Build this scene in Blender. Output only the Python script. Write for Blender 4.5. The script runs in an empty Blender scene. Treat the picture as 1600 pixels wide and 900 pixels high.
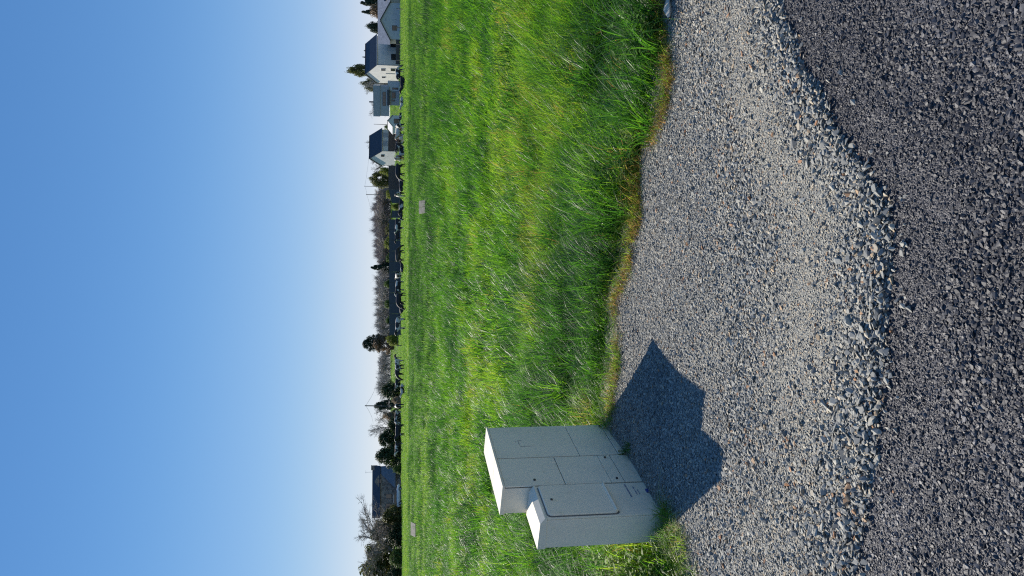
import bpy, bmesh, math, random
import numpy as np
from mathutils import Vector, Matrix

# ---------------------------------------------------------------- camera, sky, sun, exposure
SC = bpy.context.scene
COL = SC.collection
R = math.radians
CAM_H, FPX = 1.6, 1200.0                      # eye height (m), focal length in photo pixels
PITCH = math.atan(186 / FPX)                  # looking slightly down
cam = bpy.data.cameras.new("camera")
cam.sensor_fit = 'HORIZONTAL'; cam.sensor_width = 36; cam.lens = FPX / 1600 * 36
cam.clip_start = 0.05; cam.clip_end = 6000
cam_ob = bpy.data.objects.new("camera", cam); COL.objects.link(cam_ob)
fwd = Vector((0, math.cos(PITCH), -math.sin(PITCH))); upv = Vector((0, math.sin(PITCH), math.cos(PITCH)))
ax, ay, az = -upv, Vector((1, 0, 0)), -fwd    # the phone was turned on its side: world up points to image left
cam_ob.matrix_world = Matrix(((ax.x, ay.x, az.x, 0), (ax.y, ay.y, az.y, 0), (ax.z, ay.z, az.z, CAM_H), (0, 0, 0, 1)))
SC.camera = cam_ob

SUN_EL = R(35.5)
SUN_AZ = math.atan2(-0.565, 0.825)            # from +Y, positive towards +X
sun_dir = Vector((math.sin(SUN_AZ) * math.cos(SUN_EL), math.cos(SUN_AZ) * math.cos(SUN_EL), math.sin(SUN_EL)))
W = bpy.data.worlds.new("World"); SC.world = W; W.use_nodes = True
wn = W.node_tree.nodes; wl = W.node_tree.links
sky = wn.new('ShaderNodeTexSky'); sky.sky_type = 'NISHITA'; sky.sun_disc = False
sky.sun_elevation = SUN_EL; sky.sun_rotation = SUN_AZ
sky.altitude = 0; sky.air_density = 0.5; sky.dust_density = 0.0; sky.ozone_density = 3.0
bg = next(n for n in wn if n.type == 'BACKGROUND'); bg.inputs['Strength'].default_value = 0.15
gm = wn.new('ShaderNodeGamma'); gm.inputs['Gamma'].default_value = 0.52; hsv = wn.new('ShaderNodeHueSaturation')      # the phone's tone curve, same for the whole sky
hsv.inputs['Saturation'].default_value = 1.5; hsv.inputs['Value'].default_value = 0.293; hsv.inputs['Hue'].default_value = 0.5
wl.new(sky.outputs['Color'], gm.inputs['Color']); wl.new(gm.outputs['Color'], hsv.inputs['Color']); crv = wn.new('ShaderNodeRGBCurve'); crv.mapping.use_clip = False; crv.mapping.extend = 'EXTRAPOLATED'
for c_, pts_ in enumerate((((0, 0), (.133, .098), (.242, .255), (.546, .63), (1, .90)), ((0, 0), (.283, .258), (.467, .475), (.791, .735), (1, .84)), ((0, 0), (.546, .585), (.80, .80), (.98, .85), (1.2, .90)))):
    cm = crv.mapping.curves[c_]
    while len(cm.points) < len(pts_): cm.points.new(.5, .5)
    for p_, (x_, y_) in zip(cm.points, pts_): p_.location = (x_, y_)
crv.mapping.update()
vs_ = wn.new('ShaderNodeVectorMath'); vs_.operation = 'SCALE'; vs_.inputs['Scale'].default_value = 1 / (0.15 * 2 ** 0.6)
wl.new(hsv.outputs['Color'], crv.inputs['Color']); wl.new(crv.outputs['Color'], vs_.inputs[0]); wl.new(vs_.outputs[0], bg.inputs['Color'])
sun = bpy.data.lights.new("sun", 'SUN'); sun.energy = 4.8; sun.angle = R(0.5); sun.color = (1.0, 0.93, 0.82)
sun_ob = bpy.data.objects.new("sun", sun); COL.objects.link(sun_ob)
sun_ob.rotation_euler = sun_dir.to_track_quat('Z', 'Y').to_euler(); sun_ob.location = (-20, 30, 40)
SC.view_settings.view_transform = 'Standard'; SC.view_settings.look = 'None'
SC.view_settings.gamma = 1; SC.view_settings.use_curve_mapping = False
SC.view_settings.exposure = 0.6
SC.render.engine = 'CYCLES'
SC.cycles.use_denoising = False; SC.cycles.filter_width = 1.15; SC.cycles.sample_clamp_indirect = 1.5
SC.cycles.max_bounces = 6; SC.cycles.transparent_max_bounces = 6

rnd = random.Random(7); NR = np.random.default_rng(11)

# ---------------------------------------------------------------- measuring helpers (photo held upright: u right, v down)
def ray(u, v):
    a = (u - 450) / FPX; b = (v - 800) / FPX
    return Vector((a, math.cos(PITCH) - b * math.sin(PITCH), -math.sin(PITCH) - b * math.cos(PITCH)))
def on_ground(u, v, z=0.0):
    d = ray(u, v); t = (z - CAM_H) / d.z
    return Vector((d.x * t, d.y * t, z))
def at_depth(u, v, Y):
    d = ray(u, v); t = Y / d.y
    return Vector((d.x * t, Y, CAM_H + d.z * t))
def smooth(a, b, x):
    t = np.clip((np.asarray(x, dtype=float) - a) / (b - a), 0, 1); return t * t * (3 - 2 * t)
_perm = NR.permutation(512)
def vnoise(x, y, s=1.0, seed=0):
    x = np.asarray(x, float) / s + seed * 17.3; y = np.asarray(y, float) / s + seed * 9.1
    xi = np.floor(x).astype(int); yi = np.floor(y).astype(int); fx = x - xi; fy = y - yi
    fx = fx * fx * (3 - 2 * fx); fy = fy * fy * (3 - 2 * fy)
    def h(i, j): return _perm[(_perm[i % 512] + j) % 512] / 511.0
    return (h(xi, yi) * (1 - fx) + h(xi + 1, yi) * fx) * (1 - fy) + (h(xi, yi + 1) * (1 - fx) + h(xi + 1, yi + 1) * fx) * fy
def terrain(x, y):
    return 2.3 * smooth(150, 265, y)

GRASS_EDGE = [(-12, 3.2), (-4, 3.3), (-2.2, 3.55), (-1.53, 3.86), (-1.385, 4.10), (-1.24, 4.72), (-1.02, 5.45), (-0.80, 5.42), (-0.5, 5.27), (-0.28, 5.31), (-0.09, 5.35),
              (0.13, 5.05), (0.29, 5.0), (0.46, 4.85), (0.66, 4.86), (0.84, 4.80), (0.95, 4.40), (1.22, 4.26), (1.45, 4.29), (1.71, 4.40), (3, 4.6), (6, 4.9), (14, 5.6)]
ROAD_EDGE = [(-12, 2.95), (-4, 2.9), (-2, 2.72), (-1.02, 2.50), (-.65, 2.37), (-.315, 2.30), (0, 2.286), (.144, 2.25), (.268, 2.25), (.41, 2.39), (.59, 2.60),
             (.74, 2.66), (.86, 2.75), (1.095, 2.92), (1.187, 2.96), (2.5, 3.5), (6, 4.5), (14, 5.3)]
def grass_y(x): return np.interp(x, [p[0] for p in GRASS_EDGE], [p[1] for p in GRASS_EDGE])
def road_y(x):
    y = np.interp(x, [p[0] for p in ROAD_EDGE], [p[1] for p in ROAD_EDGE])
    return y + .055 * (vnoise(x, 0 * y, .17, 71) - .5) + .03 * (vnoise(x, 0 * y, .06, 72) - .5)

# ---------------------------------------------------------------- object helpers
def tag(o, label=None, cat=None, group=None, kind=None):
    if label: o['label'] = label
    if cat: o['category'] = cat
    if group: o['group'] = group
    if kind: o['kind'] = kind
    return o
def empty(name, loc, rz=0.0):
    o = bpy.data.objects.new(name, None); COL.objects.link(o); o.empty_display_size = 0.2
    o.location = loc; o.rotation_euler = (0, 0, rz); return o
def link(name, me, parent=None, loc=None):
    o = bpy.data.objects.new(name, me); COL.objects.link(o)
    if parent: o.parent = parent
    if loc is not None: o.location = loc
    return o
class MB:
    def __init__(s): s.v = []; s.f = []
    def poly(s, pts):
        n = len(s.v); s.v += [tuple(p) for p in pts]; s.f.append(tuple(range(n, n + len(pts))))
    def add(s, vs, fs):
        n = len(s.v); s.v += [tuple(p) for p in vs]; s.f += [tuple(i + n for i in f) for f in fs]
    def box(s, x0, x1, y0, y1, z0, z1, bev=0.0):
        if bev:
            bm = bmesh.new(); bmesh.ops.create_cube(bm, size=1)
            for v in bm.verts: v.co = Vector(((x0 + x1) / 2 + v.co.x * (x1 - x0), (y0 + y1) / 2 + v.co.y * (y1 - y0), (z0 + z1) / 2 + v.co.z * (z1 - z0)))
            bmesh.ops.bevel(bm, geom=bm.edges[:], offset=bev, segments=2, profile=.5, affect='EDGES')
            bm.verts.index_update(); s.add([v.co.copy() for v in bm.verts], [[v.index for v in f.verts] for f in bm.faces]); bm.free(); return
        s.add([(x0, y0, z0), (x1, y0, z0), (x1, y1, z0), (x0, y1, z0), (x0, y0, z1), (x1, y0, z1), (x1, y1, z1), (x0, y1, z1)],
              [(3, 2, 1, 0), (4, 5, 6, 7), (0, 1, 5, 4), (1, 2, 6, 5), (2, 3, 7, 6), (3, 0, 4, 7)])
    def prism(s, base, vec):
        n = len(base); b = [Vector(p) for p in base]; t = [p + Vector(vec) for p in b]
        s.add(b + t, [tuple(range(n - 1, -1, -1)), tuple(range(n, 2 * n))] + [(i, (i + 1) % n, n + (i + 1) % n, n + i) for i in range(n)])
    def tube(s, p0, p1, r0, r1, n=5, cap=True):
        p0 = Vector(p0); p1 = Vector(p1); d = (p1 - p0)
        if d.length < 1e-6: return
        d.normalize(); a = d.orthogonal().normalized(); b = d.cross(a)
        vs = []
        for p, r in ((p0, r0), (p1, r1)):
            for k in range(n):
                t = 2 * math.pi * k / n; vs.append(p + a * (math.cos(t) * r) + b * (math.sin(t) * r))
        fs = [(k, (k + 1) % n, n + (k + 1) % n, n + k) for k in range(n)]
        if cap: fs += [tuple(range(n - 1, -1, -1)), tuple(range(n, 2 * n))]
        s.add(vs, fs)
    def mesh(s, name, mats, smooth=False):
        me = bpy.data.meshes.new(name); me.from_pydata(s.v, [], s.f); me.update()
        for m in (mats if isinstance(mats, (list, tuple)) else [mats]): me.materials.append(m)
        if smooth: me.polygons.foreach_set('use_smooth', [True] * len(me.polygons))
        return me
    def build(s, name, m, parent=None, loc=None, smooth=False):
        return link(name, s.mesh(name, m, smooth), parent, loc)

# ---------------------------------------------------------------- materials
def nodes_of(name):
    m = bpy.data.materials.new(name); m.use_nodes = True
    nt = m.node_tree; b = next(n for n in nt.nodes if n.type == 'BSDF_PRINCIPLED'); return m, nt, b
def ramp(nt, stops):
    r = nt.nodes.new('ShaderNodeValToRGB'); e = r.color_ramp.elements
    while len(e) < len(stops): e.new(0.5)
    for k, (p, c) in enumerate(stops): e[k].position = p; e[k].color = (*c, 1)
    return r
def noise(nt, scale, detail=3, rough=.55, coord='Object', sc=None):
    tc = nt.nodes.new('ShaderNodeTexCoord'); n = nt.nodes.new('ShaderNodeTexNoise')
    n.inputs['Scale'].default_value = scale; n.inputs['Detail'].default_value = detail; n.inputs['Roughness'].default_value = rough
    if sc:
        mp = nt.nodes.new('ShaderNodeMapping'); mp.inputs['Scale'].default_value = sc
        nt.links.new(tc.outputs[coord], mp.inputs['Vector']); nt.links.new(mp.outputs['Vector'], n.inputs['Vector'])
    else: nt.links.new(tc.outputs[coord], n.inputs['Vector'])
    return n
def bump(nt, b, src, dist=.01, strength=.6):
    bp = nt.nodes.new('ShaderNodeBump'); bp.inputs['Distance'].default_value = dist; bp.inputs['Strength'].default_value = strength
    nt.links.new(src, bp.inputs['Height']); nt.links.new(bp.outputs['Normal'], b.inputs['Normal'])
def mat(name, c, rough=.7, var=.18, scale=4, bmp=0, bscale=60, metal=0, spec=.5, sc=None):
    m, nt, b = nodes_of(name)
    b.inputs['Roughness'].default_value = rough; b.inputs['Metallic'].default_value = metal
    b.inputs['Specular IOR Level'].default_value = spec
    n = noise(nt, scale, 5, sc=sc)
    lo = tuple(max(0, x * (1 - var * 1.6)) for x in c); hi = tuple(min(1, x * (1 + var)) for x in c)
    r = ramp(nt, [(.3, lo), (.7, hi)]); nt.links.new(n.outputs['Fac'], r.inputs['Fac']); nt.links.new(r.outputs['Color'], b.inputs['Base Color'])
    if bmp: bump(nt, b, noise(nt, bscale, 4).outputs['Fac'], bmp)
    return m
def tint_mat(name, stops, rough=.6, trans=0.0, tgain=1.6, spec=.4, per_island=.25, grain=0, src='INSTANCER'):
    """colour picked per scattered piece (attribute 'tint'), slightly varied per blade / leaf"""
    m, nt, b = nodes_of(name)
    b.inputs['Roughness'].default_value = rough; b.inputs['Specular IOR Level'].default_value = spec
    at = nt.nodes.new('ShaderNodeAttribute'); at.attribute_type = src; at.attribute_name = 'tint'
    fac = at.outputs['Fac']
    if per_island:
        g = nt.nodes.new('ShaderNodeNewGeometry'); ma = nt.nodes.new('ShaderNodeMath'); ma.operation = 'MULTIPLY_ADD'
        ma.inputs[1].default_value = per_island; mb = nt.nodes.new('ShaderNodeMath'); mb.operation = 'SUBTRACT'; mb.inputs[1].default_value = per_island / 2
        nt.links.new(g.outputs['Random Per Island'], ma.inputs[0]); nt.links.new(fac, ma.inputs[2]); nt.links.new(ma.outputs[0], mb.inputs[0]); fac = mb.outputs[0]
    r = ramp(nt, stops); nt.links.new(fac, r.inputs['Fac']); col = r.outputs['Color']
    if grain:
        n = noise(nt, grain, 3); mx = nt.nodes.new('ShaderNodeMix'); mx.data_type = 'RGBA'; mx.blend_type = 'MULTIPLY'; mx.inputs[0].default_value = .6
        r2 = ramp(nt, [(.3, (.55, .55, .55)), (.7, (1.25, 1.25, 1.25))]); nt.links.new(n.outputs['Fac'], r2.inputs['Fac'])
        nt.links.new(col, mx.inputs[6]); nt.links.new(r2.outputs['Color'], mx.inputs[7]); col = mx.outputs[2]
    nt.links.new(col, b.inputs['Base Color'])
    if trans:
        t = nt.nodes.new('ShaderNodeBsdfTranslucent'); h = nt.nodes.new('ShaderNodeMix'); h.data_type = 'RGBA'; h.blend_type = 'MULTIPLY'; h.inputs[0].default_value = 1
        h.inputs[7].default_value = (tgain, tgain, tgain * .6, 1); nt.links.new(col, h.inputs[6]); nt.links.new(h.outputs[2], t.inputs['Color'])
        ms = nt.nodes.new('ShaderNodeMixShader'); ms.inputs[0].default_value = trans
        out = next(n for n in nt.nodes if n.type == 'OUTPUT_MATERIAL')
        nt.links.new(b.outputs[0], ms.inputs[1]); nt.links.new(t.outputs[0], ms.inputs[2]); nt.links.new(ms.outputs[0], out.inputs['Surface'])
    return m
GRASS_STOPS = [(0, (.018, .06, .014)), (.3, (.048, .15, .018)), (.6, (.115, .255, .02)), (.86, (.20, .29, .032)), (1, (.34, .205, .095))]
M_GRASS = tint_mat('grass_blade', GRASS_STOPS, rough=.47, trans=.48, tgain=2.1, spec=.46, per_island=.45)
M_GRASSF = tint_mat('far_grass_blade', [(0, (.024, .07, .018)), (.3, (.06, .16, .028)), (.6, (.135, .265, .04)), (.82, (.24, .33, .07)), (1, (.36, .30, .14))], rough=.55, trans=.45, tgain=1.8, spec=.4, per_island=.35)  # paler stops paint the sheen of distant blades into the colour
M_STONE = tint_mat('gravel_stone', [(0, (.085, .092, .092)), (.3, (.205, .208, .196)), (.6, (.325, .318, .285)), (.80, (.47, .44, .36)), (.9, (.40, .30, .19)), (1, (.38, .18, .085))], rough=.75, spec=.3, per_island=0, grain=90)
M_CHIP = tint_mat('asphalt_chip', [(0, (.030, .030, .036)), (.5, (.062, .061, .067)), (1, (.145, .143, .152))], rough=.6, spec=.5, per_island=0, grain=120)
M_BIGSTONE = None
def stone_mat(name, c):
    return mat(name, c, .8, .3, 40, .004, 90)
def leaf_mat(name, c, trans=.25, var=.35):
    m, nt, b = nodes_of(name); b.inputs['Roughness'].default_value = .6; b.inputs['Specular IOR Level'].default_value = .25
    g = nt.nodes.new('ShaderNodeNewGeometry')
    r = ramp(nt, [(0, tuple(x * (1 - var) for x in c)), (1, tuple(min(1, x * (1 + var)) for x in c))]); nt.links.new(g.outputs['Random Per Island'], r.inputs['Fac'])
    nt.links.new(r.outputs['Color'], b.inputs['Base Color'])
    t = nt.nodes.new('ShaderNodeBsdfTranslucent'); nt.links.new(r.outputs['Color'], t.inputs['Color'])
    ms = nt.nodes.new('ShaderNodeMixShader'); ms.inputs[0].default_value = trans; out = next(n for n in nt.nodes if n.type == 'OUTPUT_MATERIAL')
    nt.links.new(b.outputs[0], ms.inputs[1]); nt.links.new(t.outputs[0], ms.inputs[2]); nt.links.new(ms.outputs[0], out.inputs['Surface'])
    return m

# ---------------------------------------------------------------- ground, gravel verge, road
def grid_sheet(name, xs, ys_fn, zfn, m, kind='structure'):
    """sheet whose rows run from ys_fn(x)[0] to ys_fn(x)[1]"""
    mb = MB(); nx = len(xs); cols = [ys_fn(x) for x in xs]; ny = len(cols[0])
    for x, c in zip(xs, cols):
        for y in c: mb.v.append((x, y, float(zfn(x, y))))
    for i in range(nx - 1):
        for j in range(ny - 1): mb.f.append((i * ny + j, (i + 1) * ny + j, (i + 1) * ny + j + 1, i * ny + j + 1))
    o = mb.build(name, m, smooth=True); o['kind'] = kind; return o
m_soil, nt, b = nodes_of('field_soil')
b.inputs['Roughness'].default_value = .95
n1 = noise(nt, .6, 6); n2 = noise(nt, 14, 5)
r1 = ramp(nt, [(.3, (.03, .07, .015)), (.55, (.06, .12, .02)), (.8, (.10, .14, .03))]); nt.links.new(n1.outputs['Fac'], r1.inputs['Fac'])
r2 = ramp(nt, [(.35, (.45, .42, .38)), (.7, (1.2, 1.15, 1))]); nt.links.new(n2.outputs['Fac'], r2.inputs['Fac'])
mx = nt.nodes.new('ShaderNodeMix'); mx.data_type = 'RGBA'; mx.blend_type = 'MULTIPLY'; mx.inputs[0].default_value = 1
nt.links.new(r1.outputs['Color'], mx.inputs[6]); nt.links.new(r2.outputs['Color'], mx.inputs[7]); nt.links.new(mx.outputs[2], b.inputs['Base Color'])
bump(nt, b, n2.outputs['Fac'], .05)
ysg = [-60, -5, 0, 2, 6, 12, 25, 50, 75, 100, 125, 150, 160, 170, 180, 190, 200, 210, 220, 230, 240, 250, 265, 300, 500, 1000, 2500]
xsg = [-2500, -800, -300, -150, -80, -40, -15, -5, 0, 5, 15, 40, 80, 150, 300, 800, 2500]
grid_sheet('ground', xsg, lambda x: ysg, lambda x, y: -0.03 + terrain(x, y), m_soil)

m_grit, nt, b = nodes_of('gravel_grit')
b.inputs['Roughness'].default_value = .9
vo = nt.nodes.new('ShaderNodeTexVoronoi'); vo.inputs['Scale'].default_value = 150; tc = nt.nodes.new('ShaderNodeTexCoord'); nt.links.new(tc.outputs['Object'], vo.inputs['Vector'])
r1 = ramp(nt, [(0, (.13, .132, .125)), (.5, (.235, .235, .212)), (.85, (.32, .31, .265)), (1, (.34, .26, .17))])
sx = nt.nodes.new('ShaderNodeSeparateColor'); nt.links.new(vo.outputs['Color'], sx.inputs[0]); nt.links.new(sx.outputs[0], r1.inputs['Fac']); nt.links.new(r1.outputs['Color'], b.inputs['Base Color'])
iv = nt.nodes.new('ShaderNodeMath'); iv.operation = 'SUBTRACT'; iv.inputs[0].default_value = 1; nt.links.new(vo.outputs['Distance'], iv.inputs[1]); bump(nt, b, iv.outputs[0], .005, .9)
def gravel_z(x, y):
    ye = float(road_y(x)); yg = float(grass_y(x))
    rut = .012 * math.sin((y - ye) * 4.2 + .6)
    return .006 + rut * float(smooth(0, .3, y - ye)) + .012 * float(vnoise(x, y, .35, 3)) - .004 - .034 * float(smooth(.10, -.03, y - ye))
xs = list(np.concatenate([np.linspace(-12, -2.5, 14, endpoint=False), np.linspace(-2.5, 2.5, 90, endpoint=False), np.linspace(2.5, 14, 16)]))
verge = grid_sheet('gravel_verge', xs, lambda x: list(np.linspace(float(road_y(x)) - .04, float(grass_y(x)) + .35, 44)), gravel_z, m_grit)

m_road, nt, b = nodes_of('asphalt')
b.inputs['Roughness'].default_value = .62
vo = nt.nodes.new('ShaderNodeTexVoronoi'); vo.inputs['Scale'].default_value = 170; tc = nt.nodes.new('ShaderNodeTexCoord'); nt.links.new(tc.outputs['Object'], vo.inputs['Vector'])
sx = nt.nodes.new('ShaderNodeSeparateColor'); nt.links.new(vo.outputs['Color'], sx.inputs[0])
r1 = ramp(nt, [(0, (.036, .035, .041)), (.7, (.066, .064, .072)), (1, (.10, .098, .105))]); nt.links.new(sx.outputs[0], r1.inputs['Fac']); nt.links.new(r1.outputs['Color'], b.inputs['Base Color'])
iv = nt.nodes.new('ShaderNodeMath'); iv.operation = 'SUBTRACT'; iv.inputs[0].default_value = 1; nt.links.new(vo.outputs['Distance'], iv.inputs[1]); bump(nt, b, iv.outputs[0], .005, .9)
def road_z(x, y): return -.012 + .006 * float(vnoise(x, y, .5, 8))
grid_sheet('road', xs, lambda x: list(np.linspace(-3.0, 0.9, 8)) + list(np.linspace(1.0, float(road_y(x)) + .10, 24)), road_z, m_road)

# ---------------------------------------------------------------- scattering (one object of kind 'stuff' each)
def scatter(name, label, cat, P, rot, scl, idx, tint, sources):
    me = bpy.data.meshes.new(name); me.from_pydata([tuple(p) for p in P], [], [])
    def attr(n, t, key, arr):
        a = me.attributes.new(n, t, 'POINT'); a.data.foreach_set(key, np.ascontiguousarray(arr, dtype=np.int32 if t == 'INT' else np.float32).ravel())
    attr('rot', 'FLOAT_VECTOR', 'vector', rot); attr('scl', 'FLOAT_VECTOR', 'vector', scl); attr('pick', 'INT', 'value', idx); attr('tint', 'FLOAT', 'value', tint)
    o = link(name, me); tag(o, label, cat, kind='stuff')
    c = bpy.data.collections.new(name + '_pieces')
    for k, s in enumerate(sources): c.objects.link(bpy.data.objects.new('%s_piece_%02d' % (name, k), s))
    g = bpy.data.node_groups.new(name, 'GeometryNodeTree')
    g.interface.new_socket('Geometry', in_out='INPUT', socket_type='NodeSocketGeometry'); g.interface.new_socket('Geometry', in_out='OUTPUT', socket_type='NodeSocketGeometry')
    gi = g.nodes.new('NodeGroupInput'); go = g.nodes.new('NodeGroupOutput'); ip = g.nodes.new('GeometryNodeInstanceOnPoints'); ci = g.nodes.new('GeometryNodeCollectionInfo')
    ci.inputs['Collection'].default_value = c; ci.inputs['Separate Children'].default_value = True; ci.inputs['Reset Children'].default_value = True
    def na(n, t):
        x = g.nodes.new('GeometryNodeInputNamedAttribute'); x.data_type = t; x.inputs['Name'].default_value = n; return x.outputs['Attribute']
    ip.inputs['Pick Instance'].default_value = True
    g.links.new(gi.outputs[0], ip.inputs['Points']); g.links.new(ci.outputs[0], ip.inputs['Instance']); g.links.new(na('pick', 'INT'), ip.inputs['Instance Index'])
    er = g.nodes.new('FunctionNodeEulerToRotation'); g.links.new(na('rot', 'FLOAT_VECTOR'), er.inputs[0]); g.links.new(er.outputs[0], ip.inputs['Rotation'])
    g.links.new(na('scl', 'FLOAT_VECTOR'), ip.inputs['Scale']); g.links.new(ip.outputs[0], go.inputs[0])
    md = o.modifiers.new('scatter', 'NODES'); md.node_group = g
    return o
def stone_mesh(name, seed, m, flat=.6, sub=1):
    """angular broken stone: hull of a handful of random points"""
    rr = random.Random(seed); bm = bmesh.new(); n = 11 if sub < 2 else 26
    for k in range(n):
        v = Vector((rr.gauss(0, 1), rr.gauss(0, 1), rr.gauss(0, .8))).normalized() * rr.uniform(.40, .56)
        bm.verts.new((v.x * 1.12, v.y * .82, v.z * flat))
    r = bmesh.ops.convex_hull(bm, input=bm.verts); bmesh.ops.delete(bm, geom=[g for g in r['geom_interior'] if isinstance(g, bmesh.types.BMVert)], context='VERTS')
    me = bpy.data.meshes.new(name); bm.to_mesh(me); bm.free(); me.materials.append(m); return me

def jitter(x0, x1, y0, y1, s):
    X, Y = np.meshgrid(np.arange(x0, x1, s), np.arange(y0, y1, s)); X = X.ravel(); Y = Y.ravel()
    return X + NR.uniform(-.5, .5, len(X)) * s, Y + NR.uniform(-.5, .5, len(Y)) * s
def zarr(fn, X, Y): return np.array([fn(float(a), float(b)) for a, b in zip(X, Y)])

# gravel: fine grit plus coarser bands beside the road and along the wheel ruts
def gravel_band(X, Y):
    """0 fine compacted .. 1 coarse loose"""
    d = Y - road_y(X); wob = .22 * (vnoise(X, Y, .5, 5) - .5)
    edge = np.exp(-((d - .10 + wob * .4) / .13) ** 2)
    rut = np.exp(-((d - .98 + wob + .12 * X) / .24) ** 2) * .72
    left = smooth(-.15, -.9, X) * .5 * smooth(1.4, .3, d)
    return np.clip(edge + rut + left + .15 * vnoise(X, Y, .25, 6), 0, 1)
S_STONE = [stone_mesh('gravel_piece_%d' % k, 40 + k, M_STONE, (.35, .5, .65, .28, .42, .55, .7, .32)[k]) for k in range(8)]
X, Y = jitter(-3.0, 3.4, 2.1, 5.8, .0108)
ok = (Y > road_y(X) - .01) & (Y < grass_y(X) + .12) & (np.abs(X) < .43 * Y + .35)
X, Y = X[ok], Y[ok]; n = len(X); gb = gravel_band(X, Y)
beige = np.exp(-((Y - road_y(X) - .5) / .27) ** 2); size = (.0085 + .0125 * NR.random(n) ** 1.8) * (1 + .35 * gb - .28 * beige)
t1 = np.clip(NR.normal(.45, .2, n) + .22 * (vnoise(X, Y, .45, 2) - .5) + .1 * np.exp(-((Y - road_y(X) - .5) / .25) ** 2), 0, .84); o_ = NR.random(n) < .03; t1[o_] = NR.uniform(.86, 1, o_.sum()); o_ = NR.random(n) < .42 * beige + .05; t1[o_] = NR.uniform(.68, .88, o_.sum())
# cheap lookup for the sheet height
Zs = .004 + .012 * np.sin((Y - road_y(X)) * 4.2 + .6) * smooth(0, .3, Y - road_y(X)) + .012 * vnoise(X, Y, .35, 3) - .002 - .034 * smooth(.10, -.03, Y - road_y(X))
scatter('gravel', 'grey crushed stone gravel spread between the rough grass and the asphalt', 'gravel', np.stack([X, Y, Zs + size * .12], 1),
        np.stack([NR.normal(0, .26, n), NR.normal(0, .26, n), NR.uniform(0, 6.28, n)], 1), np.repeat(size[:, None], 3, 1), NR.integers(0, 8, n), t1, S_STONE)
X, Y = jitter(-3.0, 3.4, 2.1, 5.6, .021)
gb = gravel_band(X, Y)
ragged = .07 * (vnoise(X, Y, .16, 14) - .5) + .05 * (vnoise(X, Y, .06, 15) - .5)
ok = (Y > road_y(X) - .22) & (Y < grass_y(X) + .02) & (np.abs(X) < .43 * Y + .35) & (NR.random(len(X)) < .11 + .92 * gb ** 1.4)
dd = Y - road_y(X) + ragged; ok &= NR.random(len(X)) < np.where(dd > .02, 1, .55 * np.exp((dd - .02) / .05) + .010)
X, Y = X[ok], Y[ok]; n = len(X); gb = gravel_band(X, Y)
size = (.012 + .018 * NR.random(n) ** 1.6) * (1 + .35 * gb * NR.random(n))
Zs = .012 * np.sin((Y - road_y(X)) * 4.2 + .6) * smooth(0, .3, Y - road_y(X)) + .012 * vnoise(X, Y, .35, 3) + .004 - .016 * smooth(.10, -.03, Y - road_y(X))
t1 = np.clip(NR.normal(.5, .2, n), 0, .84); o_ = NR.random(n) < .07; t1[o_] = NR.uniform(.86, 1, o_.sum())
scatter('loose_gravel', 'coarser loose stones in bands along the asphalt edge and the wheel ruts', 'gravel', np.stack([X, Y, Zs + size * .15], 1),
        np.stack([NR.uniform(-.6, .6, n), NR.uniform(-.6, .6, n), NR.uniform(0, 6.28, n)], 1), np.repeat(size[:, None], 3, 1), NR.integers(0, 8, n), t1, S_STONE)
# the largest stones singly: parts of the verge
ST_M = [stone_mat('stone_pale', (.50, .485, .42)), stone_mat('stone_grey', (.34, .345, .32)), stone_mat('stone_dark', (.17, .175, .17)), stone_mat('stone_rust', (.44, .23, .12)), stone_mat('stone_tan', (.48, .37, .24))]
BIG = [[stone_mesh('stone', 300 + k * 7 + j, ST_M[j], (.4, .55, .7, .5)[k], 1) for j in range(5)] for k in range(4)]
cnt = 0
while cnt < 280:
    x = rnd.uniform(-1.25, 1.5); d = abs(rnd.gauss(.12, .17)) if rnd.random() < .72 else rnd.uniform(.3, 2.2); y = float(road_y(x)) + d - .03
    if y > float(grass_y(x)) - .1 or abs(x) > .4 * y + .1: continue
    if x > .75 and d < .3 and rnd.random() < .6: continue
    s = rnd.choice((.022, .028, .03, .034, .046)) * rnd.uniform(.85, 1.15) if d < .35 else rnd.uniform(.02, .036)
    j = rnd.choices(range(5), (5, 5, 2, 1.3, 1.3))[0]
    o = link('stone', BIG[rnd.randrange(4)][j], verge, (x, y, gravel_z(x, y) + s * .10)); o.scale = (s * rnd.uniform(.85, 1.35), s * rnd.uniform(.7, 1), s * rnd.uniform(.6, 1))
    o.rotation_euler = (rnd.uniform(-.5, .5), rnd.uniform(-.5, .5), rnd.uniform(0, 6.28)); cnt += 1
# road aggregate
S_CHIP = [stone_mesh('chip_piece_%d' % k, 90 + k, M_CHIP, .7) for k in range(6)]
X, Y = jitter(-2.6, 3.0, 1.15, 3.6, .0078)
ok = (Y < road_y(X) + .06) & (np.abs(X) < .45 * Y + .3)
X, Y = X[ok], Y[ok]; n = len(X)
coarse = vnoise(X, Y, .22, 9) * .6 + vnoise(X, Y, .07, 10) * .4
size = (.007 + .015 * NR.random(n) ** 2.6) * (.8 + .6 * coarse) * np.where(road_y(X) - Y < .25, .8, 1)
Zs = -.012 + .006 * vnoise(X, Y, .5, 8)
t1 = np.clip(NR.normal(.42, .2, n) + .5 * (vnoise(X, Y, .3, 12) - .5) - .38 * np.exp(-((road_y(X) - Y - .03) / .10) ** 2) * smooth(.35, .7, X + .25 * vnoise(X, Y, .2, 16)) - .1 * np.exp(-((road_y(X) - Y) / .08) ** 2) + .3 * (vnoise(X, Y, .9, 17) - .5) + .25 * (vnoise(X, Y, .13, 18) - .5) + .22 * smooth(-.05, -.7, X) * smooth(1.1, .25, road_y(X) - Y), 0, 1)
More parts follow.
